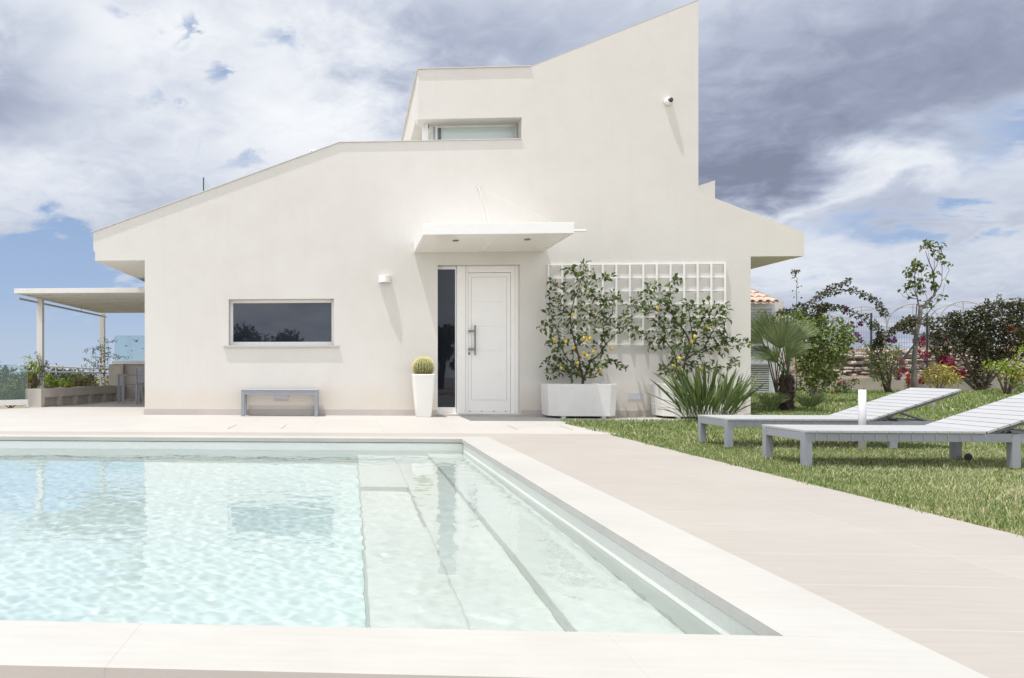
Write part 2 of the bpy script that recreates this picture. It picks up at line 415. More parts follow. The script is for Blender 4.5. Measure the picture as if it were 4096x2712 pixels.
def m_clear(name, tint=(.86,.93,.93), fac=.12, ior=1.25):
    m = bpy.data.materials.new(name); m.use_nodes = True; nt = m.node_tree
    for n in list(nt.nodes): nt.nodes.remove(n)
    gm = NG(nt.nodes, nt.links)
    t = nt.nodes.new('ShaderNodeBsdfTransparent'); t.inputs[0].default_value = (*tint, 1)
    d = nt.nodes.new('ShaderNodeBsdfDiffuse'); d.inputs[0].default_value = (.55,.66,.66,1)
    gl = nt.nodes.new('ShaderNodeBsdfGlossy'); gl.inputs['Roughness'].default_value = .02
    fr = nt.nodes.new('ShaderNodeFresnel'); fr.inputs[0].default_value = ior
    m1 = nt.nodes.new('ShaderNodeMixShader'); m1.inputs[0].default_value = fac; nt.links.new(t.outputs[0], m1.inputs[1]); nt.links.new(d.outputs[0], m1.inputs[2])
    m2 = nt.nodes.new('ShaderNodeMixShader'); nt.links.new(fr.outputs[0], m2.inputs[0]); nt.links.new(m1.outputs[0], m2.inputs[1]); nt.links.new(gl.outputs[0], m2.inputs[2])
    o = nt.nodes.new('ShaderNodeOutputMaterial'); nt.links.new(m2.outputs[0], o.inputs[0]); return m
M['clear'] = m_clear('railing_glass'); M['clear_soft'] = m_clear('roof_glass', (.95,.97,.97), .02, 1.005)
M['clear_edge'] = simple('glass_edge', (.02,.07,.09), .1)

# ================================================================== HOUSE
P_ = lambda u, v: onY(u, v, F)
WT = .32
zl = P_(580, 1041)[1]; xl = P_(579, 1300)[0]; xr = P_(3003, 1300)[0]; xel = P_(378, 1035)[0]; xer = P_(3217, 980)[0]
z_er = P_(3100, 1025)[1]; z_elt = P_(371, 929)[1]; z_ert = P_(3216, 928)[1]
xfl = P_(1357, 571)[0]; zfl = P_(1357, 571)[1]                     # where the left slope turns flat
xw0, xw1 = P_(1672, 520)[0], P_(2086.5, 520)[0]                    # opening of the upper window
zw1 = P_(2086, 469)[1]; zbx = P_(2122, 267)[1]; xbr = P_(2122, 267)[0]
xap = P_(2793.5, 400)[0]; zap = P_(2795, 1)[1]; zrr = P_(2792, 768)[1]
house = empty('house', (0, F, 0), label='modern cream rendered villa with sloping rooflines and white door behind the pool', cat='house')
# holes
wx0, wz1 = P_(914.5, 1197); wx1, wz0 = P_(1335.6, 1381.5)
dx0, dz1 = P_(1750.6, 1060); dx1 = P_(2081, 1060)[0]; dz0 = .028
def B(mb, *a, **k):
    """build with the house as parent (house empty at (0,F,0))"""
    k.setdefault('parent', house); o = mb.build(*a, **k)
    o.matrix_parent_inverse = house_inv if k['parent'] is house else Matrix.Identity(4); return o
bpy.context.view_layer.update(); house_inv = house.matrix_world.inverted()
zrl = zl-.0
outer = [(xl, 0), (xr, 0), (xr, z_er), (xer, z_er), (xer, z_ert), (xap, zrr), (xap, zap), (xbr, zbx), (xw0, zbx), (xw0, zw1), (xw1, zw1), (xw1, zfl), (xfl, zfl),
         (xel-.02, z_elt), (xel-.02, z_elt-.32), (xel+.01, z_elt-.34), (xel+.01, zl), (xl, zl)]
w_ = MB(); w_.prism(outer, F, F+WT, [[(wx0, wz0), (wx1, wz0), (wx1, wz1), (wx0, wz1)], [(dx0, dz0), (dx1, dz0), (dx1, dz1), (dx0, dz1)]])
# the body behind the front wall
DB = 11.0
w_.box(xl+.004, xl+.3, F+WT+.002, F+DB, 0, zl+.1); w_.box(xr-.3, xr-.004, F+WT+.002, F+DB, 0, z_er+.05)
w_.box(xl+.3, xr-.3, F+DB-.3, F+DB, 0, 3.0)
# upper volume: right side wall and side fascia, left
w_.box(xap-.3, xap-.004, F+WT+.002, F+4.6, zrr-.1, zap-.45)
w_.box(xw0+.004, xw0+.25, F+WT+.002, F+4.2, P_(1662, 443)[1], zbx-.003)
w_.box(xw0+.004, xw0+.3, F+3.6, F+4.2, zfl-.3, P_(1662, 443)[1])
w_.box(xw0+.3, xap-.3, F+4.2, F+4.5, zfl-.3, zbx)
walls = B(w_, 'wall', M['render'])
# roof body: slopes extruded backwards just under the parapet edge
rf = MB()
rf.prism([(xel+.02, zl+.003), (xl+.3, zl+.003), (xfl, zfl-.5), (xw1, zfl-.5), (xw1, zfl-.12), (xfl, zfl-.12), (xel+.02, z_elt-.12)], F+WT+.002, F+DB)
rf.prism([(xr-.3, z_er+.003), (xer-.01, z_er+.003), (xer-.01, z_ert-.1), (xap-.01, zrr-.1), (xap-.01, zrr-.5)], F+WT+.002, F+DB)
rf.prism([(xw0+.01, zbx-.2), (xbr, zbx-.2), (xap-.31, zap-.6), (xap-.31, zap-.4), (xbr, zbx-.06), (xw0+.01, zbx-.06)], F+WT+.002, F+4.2)
roof = B(rf, 'roof', M['render'])
# thin metal caps: left slope, flat parapets
def cap_run(mb, pts, out=.022, th=.012, back=WT+.01):
    for (xa, za), (xb, zb) in zip(pts, pts[1:]):
        d = Vector((xb-xa, 0, zb-za)); L = d.length; d.normalize(); n = Vector((-d.z, 0, d.x))
        c = Vector(((xa+xb)/2, F+(back-out)/2, (za+zb)/2))+n*(th/2+.002)
        mb.obox(c, d, (0,1,0), n, L/2+.004, (back+out)/2, th/2)
c_ = MB(); cap_run(c_, [(xel-.045, z_elt-.008), (xfl, zfl)]); cap_run(c_, [(xfl+.004, zfl), (xw1-.002, zfl)]); B(c_, 'roof_cap', M['cap'])
c_ = MB(); cap_run(c_, [(xw0-.02, zbx), (xbr, zbx)], .026); 
c_.box(xw0-.03, xw0+.02, F+WT+.02, F+4.2, zbx+.002, zbx+.014); B(c_, 'roof_cap', M['cap'])
c_ = MB(); cap_run(c_, [(xbr+.01, zbx+.004), (xap-.005, zap)], .002, .006); B(c_, 'roof_cap', M['cap'])
# gutter end on the right eave
gt = MB(); gu, gz = P_(3224, 972); gt.tube([(gu-.03, F+.5, gz), (gu-.03, F+DB-.2, gz)], .05, 10); B(gt, 'gutter', M['cap'])
# ---- lower window
def frame_mb(x0, x1, z0, z1, y0, y1, wl, wr, wb, wt):
    m = MB(); m.box(x0, x0+wl, y0, y1, z0, z1); m.box(x1-wr, x1, y0, y1, z0, z1)
    m.box(x0+wl, x1-wr, y0, y1, z0, z0+wb); m.box(x0+wl, x1-wr, y0, y1, z1-wt, z1); return m
WD = .2
win = B(frame_mb(wx0, wx1, wz0, wz1, F+WD, F+WD+.06, .045, .045, .07, .05), 'window', M['white'], bevel=.003)
win['label'] = 'wide low window with dark glass left of the door'
B(MB().box(wx0+.046, wx1-.046, F+WD+.02, F+WD+.05, wz0+.071, wz1-.051), 'pane', M['dark_glass'], parent=win)
sx0, sx1 = P_(895.5, 1383)[0], P_(1356, 1383)[0]
B(MB().box(sx0, sx1, F-.035, F+WD, wz0-.036, wz0+.004), 'sill', M['coping'], parent=win, bevel=.003)
# ---- upper window
uy = F+.36
uw = frame_mb(xw0-.0+.33, xw1, zfl-.2, zw1, uy, uy+.06, .035, .02, .05, .035)
px = P_(1757, 500)[0]; pxx = xw0+.36
uw.box(P_(1745,500)[0]+.03, P_(1745,500)[0]+.05, uy-.01, uy+.06, zfl-.15, zw1-.03)
upw = B(uw, 'window', M['white']); upw['label'] = 'narrow upper window under the roof box'
B(MB().box(P_(1757,500)[0]+.03, P_(1767,500)[0]+.03, uy-.008, uy+.05, zfl-.15, zw1-.04), 'mullion', M['alu_dark'], parent=upw)
B(MB().box(pxx, xw1-.021, uy+.02, uy+.04, zfl-.15, zw1-.036), 'pane', M['teal_glass'], parent=upw)
B(MB().box(P_(1690,500)[0]+.03, P_(1712,500)[0]+.03, uy-.1, uy+.06, zfl-.2, zw1), 'post', M['white'], parent=upw)
u2 = MB(); u2.box(xw0+.30, xw0+.33, uy+.08, F+3.6, zfl-.2, P_(1662, 443)[1]-.002); B(u2, 'window', M['teal_glass'])['label'] = 'side window of the upper storey facing left'
# soffit of the upper opening and a floor for the terrace behind the parapet
B(MB().box(xw0+.25, xw1, F+WT+.002, F+4.0, zw1+.002, zw1+.06), 'ceiling_panel', M['render'])
# ---- door set
YD = F+.14
xd = lambda u: P_(u, 1400)[0]
z_th = .028
jm = frame_mb(dx0, dx1, z_th, dz1, YD-.0, YD+.07, .0, .0, .03, .0)
side = B(frame_mb(dx0, xd(1830), z_th, dz1-.005, YD, YD+.07, .004, .02, .105, .05), 'window', M['white']); side['label'] = 'tall narrow dark glass strip beside the front door'
B(MB().box(dx0+.005, xd(1830)-.021, YD+.02, YD+.05, z_th+.106, dz1-.056), 'pane', M['strip_glass'], parent=side)
B(MB().box(dx0+.005, dx0+.02, YD+.0, YD+.019, z_th+.106, dz1-.056), 'pane_edge', M['alu_dark'], parent=side)
df = MB(); df.box(xd(1831), xd(1866), YD-.03, YD+.07, z_th, dz1-.003)
df.box(xd(1867), xd(1877), YD-.01, YD+.07, z_th, dz1-.003); df.box(xd(2050), xd(2067), YD-.01, YD+.07, z_th, dz1-.003)
df.box(xd(1877), xd(2050), YD-.01, YD+.07, P_(1900, 1086)[1], dz1-.003); df.box(xd(2067), dx1-.003, YD-.045, YD+.07, z_th, dz1-.003)
df.box(xd(1877), xd(2050), YD-.008, YD+.07, z_th, .057)
dfr = B(df, 'door_frame', M['door_white'], bevel=.004)
lx0, lx1 = xd(1878), xd(2049); lz1 = P_(1900, 1087.5)[1]; lz0 = .06
gx0, gx1 = xd(1891), xd(2034); gz1 = P_(1900, 1104.5)[1]; gz0 = P_(1900, 1601)[1]
dl = MB(); GW = .0035
dl.box(lx0, lx1, YD+.034, YD+.06, lz0, lz1)
df2 = 0
zs = [gz0, P_(1900, 1501.5)[1], P_(1900, 1402)[1], P_(1900, 1303.5)[1], P_(1900, 1204.5)[1], gz1]
for a, b in zip(zs, zs[1:]): dl.box(gx0+GW, gx1-GW, YD+.008, YD+.0335, a+.0007, b-.0007)
dl.box(lx0, gx0, YD+.008, YD+.0335, lz0, lz1); dl.box(gx1, lx1, YD+.008, YD+.0335, lz0, lz1)
dl.box(gx0, gx1, YD+.008, YD+.0335, gz1+GW, lz1); dl.box(gx0, gx1, YD+.008, YD+.0335, lz0, gz0-GW)
door = B(dl, 'door', M['door_white']); door['label'] = 'white panelled front door with long steel bar handle'
hx = xd(1903.5); hz0, hz1 = P_(1900, 1420)[1], P_(1900, 1299)[1]
hd = MB(); hd.tube([(hx, YD-.06, hz0), (hx, YD-.06, hz1)], .014, 14)
for vv in (1323, 1396):
    zz = P_(1900, vv)[1]; hd.box(xd(1880.5), hx-.008, YD-.066, YD-.05, zz-.018, zz+.018); hd.box(xd(1880.5), xd(1885), YD-.06, YD+.0075, zz-.016, zz+.016)
B(hd, 'door_handle', M['steel'], parent=door)
kz = P_(1900, 1413)[1]; kk = MB(); kk.lathe([(.016, 0), (.016, .008), (.006, .009)], (0, 0, 0), 14)
kk.v = [(xd(1882.5)+x, YD+.0075-z, kz+y*1.7) for x, y, z in kk.v]; B(kk, 'lock', M['steel'], parent=door)
th = MB(); th.box(xd(1744)-.0, dx1+.06, F-.035, F+WT, .0, z_th-.001); B(th, 'threshold', M['coping'], bevel=.003)
vt = MB()
for uu in (1885, 1933, 1983, 2030): B(MB().box(xd(uu)-.012, xd(uu)+.012, YD+.0, YD+.0075, .066, .074), 'drain_slot', M['dark'], parent=door)
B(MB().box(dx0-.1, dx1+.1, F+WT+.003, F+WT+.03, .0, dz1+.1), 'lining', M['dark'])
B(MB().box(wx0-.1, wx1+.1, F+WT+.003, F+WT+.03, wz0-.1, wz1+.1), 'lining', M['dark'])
# ---- skirting tiles
sk = MB()
def skirt(xa, xb):
    x = xa
    while x < xb-.01: e = min(x+.9, xb); sk.box(x+.001, e-.001, F-.012, F, -.001, .099); x = e
skirt(xl-.012, xd(1748)); B(sk, 'skirting', M['skirt']); sk = MB(); skirt(dx1+.012, xr-.9); B(sk, 'skirting', M['skirt']); sk = MB()
for yy in range(8): sk.box(xl-.012, xl-.001, F+.02+yy*.9, F+.9+yy*.9, -.001, .099)
B(sk, 'skirting', M['skirt'])
# vent plates
def plate(u0, u1, v0, v1, lab):
    a = P_(u0, v1); b = P_(u1, v0); o = B(MB().box(a[0], b[0], F-.006, F+.002, a[1], b[1]), 'vent_plate', simple('vent_'+lab[:4], (.55,.57,.61), .5), bevel=.002); o['label'] = lab
plate(1093, 1153, 1574, 1595, 'small grey cover plate behind the bench')
plate(2510, 2572, 1569.5, 1598.5, 'small grey cover plate between the two planters')
# parapet fin standing behind the right roof slope and the little box and glass on the left roof
a = onY(2700, 775, F+2.2); b = onY(2860, 721, F+2.2)
B(MB().prism([(a[0], 2.6), (b[0], 2.6), (b[0], b[1]), (a[0], a[1])], F+2.2, F+2.5), 'parapet', M['render'])
a = onY(1241, 597, F+1.6); b = onY(1310, 640, F+1.6)
lamp_box = B(MB().box(a[0], b[0], F+1.6, F+1.8, a[1]-.6, a[1]), 'vent_box', M['white'])
hp = onY(1246.5, 606.5, F+1.59); hm = MB().lathe([(.012, 0), (.012, .012)], n=12); hm.v = [(hp[0]+x, F+1.6-z, hp[1]+y) for x, y, z in hm.v]; B(hm, 'hole', M['dark'], parent=lamp_box)
a = onY(813, 711, F+.7); rg = MB(); rg.box(a[0], a[0]+.015, F+.7, F+4.5, a[1]-.9, a[1]); B(rg, 'glass_railing', M['clear_soft'])
B(MB().box(a[0]-.003, a[0]+.018, F+.68, F+.699, a[1]-.9, a[1]), 'glass_railing', M['clear_edge'])
# ================================================================== THINGS ON THE FACADE
# canopy
CZ = 2.747; cf = 1.66; ca = P_(1655, 1010)[0]; cb_ = P_(2178, 1010)[0]; ct = .16
can = empty('door_canopy', ((ca+cb_)/2, F, CZ), label='white box canopy on wires over the front door', cat='canopy')
def W(parent, mb, name, mt, **k):
    """world-space mesh parented to an empty/thing at identity rotation"""
    o = mb.build(name, mt, **k); bpy.context.view_layer.update(); o.parent = parent; o.matrix_parent_inverse = parent.matrix_world.inverted(); return o
b_ = MB(); fw = .05
b_.box(ca, cb_, F-cf, F-cf+fw, CZ, CZ+ct); b_.box(ca, ca+fw, F-cf+fw, F-.002, CZ, CZ+ct); b_.box(cb_-fw, cb_, F-cf+fw, F-.002, CZ, CZ+ct)
b_.box(ca+fw, cb_-fw, F-.052, F-.002, CZ, CZ+ct); xm = P_(1915, 1010)[0]; b_.box(xm, xm+.06, F-cf+fw, F-.052, CZ+.004, CZ+ct-.03)
W(can, b_, 'frame', M['white'], bevel=.003)
W(can, MB().box(ca+fw, xm, F-cf+fw, F-.052, CZ+.012, CZ+.02).box(xm+.06, cb_-fw, F-cf+fw, F-.052, CZ+.012, CZ+.02), 'soffit_panel', simple('soffit_panel', (.88,.865,.82), .25, var=.01))
W(can, MB().box(ca+fw, cb_-fw, F-cf+fw, F-.052, CZ+ct-.03, CZ+ct-.02), 'top_panel', M['white'])
for u_, v_ in ((1822, 964), (2109.4, 959.7)):
    x, y = onZ(u_, v_, CZ); r = W(can, MB().lathe([(.034, 0), (.045, -.004), (.047, .0), (.047, .011), (.034, .011)], (x, y, CZ+.002), 20), 'downlight', M['steel'])
anc = P_(1914.4, 750.6)
W(can, MB().box(anc[0]-.02, anc[0]+.02, F-.05, F, anc[1]-.03, anc[1]+.03), 'wire_anchor', M['wire_grey'], bevel=.004)
for u_, v_, r in ((1724, 903, .0016), (1942, 898, .003), (1962, 898, .003), (2225.6, 893, .0016)):
    x, y = onZ(u_, v_, CZ+ct-.01); y = F-cf+.12; x = onY(u_, v_, y)[0]
    W(can, MB().tube([(anc[0], F-.04, anc[1]), (x, y, CZ+ct-.01)], r, 6), 'wire', M['wire_grey'])
pz = onY(2296, 923, F-cf+.15)[1]; px2 = onY(2343, 923, F-cf+.15)[0]
W(can, MB().tube([(cb_-.01, F-cf+.15, pz), (px2, F-cf+.15, pz)], .019, 12), 'drain_pipe', M['white'])
# wall lamp: half cylinder
a = onY(1515, 1129.7, F-.05); b = onY(1564, 1103, F-.05); rr = (b[0]-a[0])/2; lxm = (a[0]+b[0])/2
wl = MB(); N = 20; dp = .135
for lay, (z0, z1, sc_) in enumerate(((a[1], b[1], 1.0),)):
    ring = [(lxm-math.cos(math.pi*k/N)*rr, F-math.sin(math.pi*k/N)*dp) for k in range(N+1)]
    wl.add([(x, y, z0) for x, y in ring]+[(x, y, z1) for x, y in ring], [(k, k+1, N+2+k, N+1+k) for k in range(N)]+[tuple(range(N+1))[::-1], tuple(range(N+1, 2*N+2)), (N, 0, N+1, 2*N+1)])
wlo = wl.build('wall_lamp', M['white'], bevel=.003, origin=(lxm, F, a[1])); tag(wlo, 'white half-round plaster wall lamp between window and canopy', 'wall lamp')
W(wlo, MB().box(lxm-rr*.8, lxm+rr*.8, F-.1, F-.01, a[1]-.004, a[1]-.001), 'diffuser', simple('diffuser', (.6,.6,.58), .3))
# dome camera
cxm, czm = onY(2676.5, 403.5, F-.05)
dc = empty('security_camera', (cxm, F, czm), label='white dome security camera high on the right of the facade', cat='camera')
m_ = MB().lathe([(.066, 0), (.066, .03), (.064, .055), (.05, .08), (.03, .095)], n=28); m_.v = [(cxm+x, F-z, czm+y) for x, y, z in m_.v]; W(dc, m_, 'housing', M['white'], smooth=True)
m_ = MB().lathe([(.046, .0), (.044, .02), (.036, .035), (.022, .045), (.006, .049)], n=24)
rt = Matrix.Rotation(R(115), 4, 'X')@Matrix.Rotation(R(-10), 4, 'Y'); m_.v = [tuple(rt@Vector(p)+Vector((cxm+.01, F-.07, czm+.008))) for p in m_.v]; W(dc, m_, 'dome', simple('smoked_dome', (.03,.035,.04), .08, spec=.8), smooth=True)
# trellis
uu = [203,325,441,560,676,795,912,1030,1147,1267,1385,1503,1622,1742]; vv = [122,240,355,470,586,700,822]
YT = F-.012; conv = lambda a, b: (2100+a/2.178, 1000+b/2.178)
x_s = [onY(*conv(u, 400), YT-.02)[0] for u in uu]; z_s = [onY(*conv(900, v), YT-.02)[1] for v in vv]
tr = empty('trellis', ((x_s[0]+x_s[-1])/2, F, z_s[-1]), label='large white square-grid trellis fixed to the wall behind the lemon trees', cat='trellis')
for k, x in enumerate(x_s): W(tr, MB().box(x-.012, x+.012, YT-.038, YT-.008, z_s[-1]-.012, z_s[0]+.012), 'upright_bar', M['white'], bevel=.002)
for k, z in enumerate(z_s): W(tr, MB().box(x_s[0]-.012, x_s[-1]+.012, YT-.0078, YT+.006, z-.012, z+.012), 'cross_bar', M['white'], bevel=.002)
# ================================================================== BENCH, POT, PLANTERS
def bench():
    xa, yb = onZ(964.7, 1664.6); xb, _ = onZ(1272, 1664.6); y1 = F-.04; H = .447
    e = empty('garden_bench', ((xa+xb)/2, (yb+y1)/2, 0), label='low light grey metal bench against the wall under the wide window', cat='bench')
    for x in (xa, xb-.055):
        for y in (yb, y1-.055): W(e, MB().box(x, x+.055, y, y+.055, 0, H-.02), 'leg', M['alu'], bevel=.003)
    fr = MB(); fr.box(xa+.055, xb-.055, yb+.003, yb+.035, H-.09, H-.02); fr.box(xa+.055, xb-.055, y1-.035, y1-.003, H-.09, H-.02)
    for x in (xa+.003, xb-.038): fr.box(x, x+.035, yb+.055, y1-.055, H-.09, H-.02)
    W(e, fr, 'seat_frame', M['alu'], bevel=.002)
    s = MB(); n = 3; wd = (y1-yb+.01)/n
    for k in range(n): s.box(xa-.005, xb+.005, yb-.005+k*wd+.002, yb-.005+(k+1)*wd-.002, H-.018, H)
    W(e, s, 'seat', M['slat'], bevel=.002)
bench()
def cactus_pot():
    xc, yc = onZ(1683, 1660); xc = onZ(1683, 1660)[0]; z1 = .70; yc = F-.3
    k = (yc-0)/FPX; r1 = .182; r0 = .122
    m = MB(); N = 6
    def ring(r, z, cr):
        out = []
        for q, (sx, sy) in enumerate(((-1,-1),(1,-1),(1,1),(-1,1))):
            for j in range(N+1):
                a = math.pi*(1+.5*q)+math.pi/2*j/N; out.append((xc+sx*(r-cr)+math.cos(a)*cr, yc+sy*(r-cr)+math.sin(a)*cr, z))
        return out
    prof = [(r0*.96, .0, .03), (r0, .012, .03), (r0+.022, .2, .035), (r1-.012, .5, .04), (r1-.002, z1-.02, .04), (r1, z1-.004, .04), (r1-.006, z1, .036), (r1-.022, z1-.004, .03), (r1-.026, z1-.06, .03)]
    vs = []; fs = []; n = 4*(N+1)
    for r, z, cr in prof: vs += ring(r, z, cr)
    for i_ in range(len(prof)-1):
        for j in range(n): q = (j+1) % n; fs.append((i_*n+j, i_*n+q, (i_+1)*n+q, (i_+1)*n+j))
    fs.append(tuple(range(n))[::-1]); m.add(vs, fs)
    e = empty('cactus_pot', (xc, yc, 0), label='tall tapered white square pot standing left of the front door', cat='plant pot')
    W(e, m, 'pot', M['pot'], smooth=True)
    W(e, MB().box(xc-r1+.03, xc+r1-.03, yc-r1+.03, yc+r1-.03, z1-.07, z1-.05), 'soil', M['soil'])
    # barrel cactus
    cr = .157; zc = z1+.115; c = MB(); ns, nr = 22, 18; vs = []; fs = []; NN = ns*6
    for i_ in range(nr+1):
        ph = math.pi*(.02+.96*i_/nr); 
        for j in range(NN):
            a = 2*math.pi*j/NN; rb = 1+.07*abs(math.cos(a*ns/2))**.7*1.0
            rad = cr*math.sin(ph)**.85*rb*.95; vs.append((xc+math.cos(a)*rad, yc+math.sin(a)*rad, zc-math.cos(math.pi-ph)*cr*.92))
    for i_ in range(nr):
        for j in range(NN): q = (j+1) % NN; fs.append((i_*NN+j, i_*NN+q, (i_+1)*NN+q, (i_+1)*NN+j))
    c.add(vs, fs)
    ca_ = c.build('barrel_cactus', simple('cactus_skin', (.10,.15,.05), .6, var=.2), smooth=True, origin=(xc, yc, z1)); tag(ca_, 'round golden barrel cactus covered in yellow spines in the tall white pot', 'cactus')
    s = MB(); rnd = random.Random(4)
    for j in range(ns):
        a = 2*math.pi*j/ns
        for i_ in range(1, 19):
            ph = math.pi*(.03+.86*i_/19); rad = cr*math.sin(ph)**.85*1.02; p = Vector((xc+math.cos(a)*rad, yc+math.sin(a)*rad, zc+math.cos(ph)*cr*.92))
            out = (p-Vector((xc, yc, zc-.02))).normalized()
            for q in range(9):
                d = (out+Vector((rnd.uniform(-1,1), rnd.uniform(-1,1), rnd.uniform(-1,1)))*.95).normalized(); L = rnd.uniform(.026, .046)*(1.25 if i_ < 5 else 1)
                sd = d.orthogonal().normalized()*.0024; sd2 = d.cross(sd); tp = p+d*L
                s.add([p+sd, p-sd*.5+sd2*.8, p-sd*.5-sd2*.8, tp], [(0,1,3),(1,2,3),(2,0,3)])
    m2, gm, bb = mat('cactus_spines', (.70,.62,.30), .6); zz = gm.n.new('ShaderNodeSeparateXYZ'); gm.l.new(pos(gm), zz.inputs[0])
    gm.put(bb.inputs['Base Color'], gm.ramp(gm.maprange(zz.outputs[2], z1-.02, z1+.2, smooth=False), [(0, (.30,.17,.08)), (.3, (.60,.46,.18)), (1, (.86,.80,.45))]))
    W(ca_, s, 'spines', m2)
cactus_pot()
def planter(x0, wd, yf, yb, lab, H=.545, z0=.035, ch=.13):
    yc = (yf+yb)/2; e = empty('concrete_planter', (x0+wd/2, yc, 0), label=lab, cat='planter', group='concrete planters under the trellis')
    def ring(ins, z): 
        a, b, c, d = x0+ins, x0+wd-ins, yf+ins, yb-ins; k = ch
        return [(a+k, c, z), (b-k, c, z), (b, c+k, z), (b, d-k*.5, z), (b-k*.5, d, z), (a+k*.5, d, z), (a, d-k*.5, z), (a, c+k, z)]
    vs = ring(.02, z0)+ring(.0, H)+ring(.035, H)+ring(.035, H-.06); n = 8; fs = [tuple(range(8))[::-1]]
    for i_ in range(3):
        for j in range(n): q = (j+1) % n; fs.append((i_*n+j, i_*n+q, (i_+1)*n+q, (i_+1)*n+j))
    W(e, MB().add(vs, fs), 'tub', M['concrete'], bevel=.006)
    W(e, MB().add(ring(.036, H-.05), [tuple(range(8))]), 'soil', M['soil'])
    for x in (x0+.2, x0+wd-.2-.06):
        for y in (yf+.05, yb-.11): W(e, MB().box(x, x+.06, y, y+.06, 0, z0+.005), 'foot', M['concrete'])
pa = onZ(2190.5, 1652)[0]; yF = 12.05
p1 = onY(2190.5, 1600, yF+.13)[0]; p1b = onY(2480, 1600, yF)[0]; PWD = p1b-p1
planter(p1, PWD, yF, F-.02, 'grey white concrete planter with chamfered corners holding the left lemon tree')
p2 = onY(2647, 1600, yF+.13)[0]
planter(p2, PWD, yF, F-.02, 'grey white concrete planter half hidden behind the sword-leaved clump')

# narrow slots and the edges of a hatch in the porch paving
for (a, b_, lab) in (((911,1715),(946,1699),'short dark slot in the porch paving left of the bench'), ((1124,1715),(1145,1699),'short dark slot in the porch paving in front of the bench'),
                     ((2029.5,1700.7),(2071,1719),'thin dark edge of the access hatch in front of the left planter'), ((2238,1703),(2292,1720),'thin dark slot in the porch paving beside the lawn corner')):
    p, q = Vector((*onZ(*a), .0005)), Vector((*onZ(*b_), .0005)); d = (q-p).normalized(); n_ = Vector((-d.y, d.x, 0)); m_ = MB().obox((p+q)/2, d, n_, (0,0,1), (q-p).length/2, .0022, .0009)
    tag(m_.build('paving_slot', simple('slot_dirt', (.25,.20,.17), .9), origin=tuple((p+q)/2)), lab, 'drain')
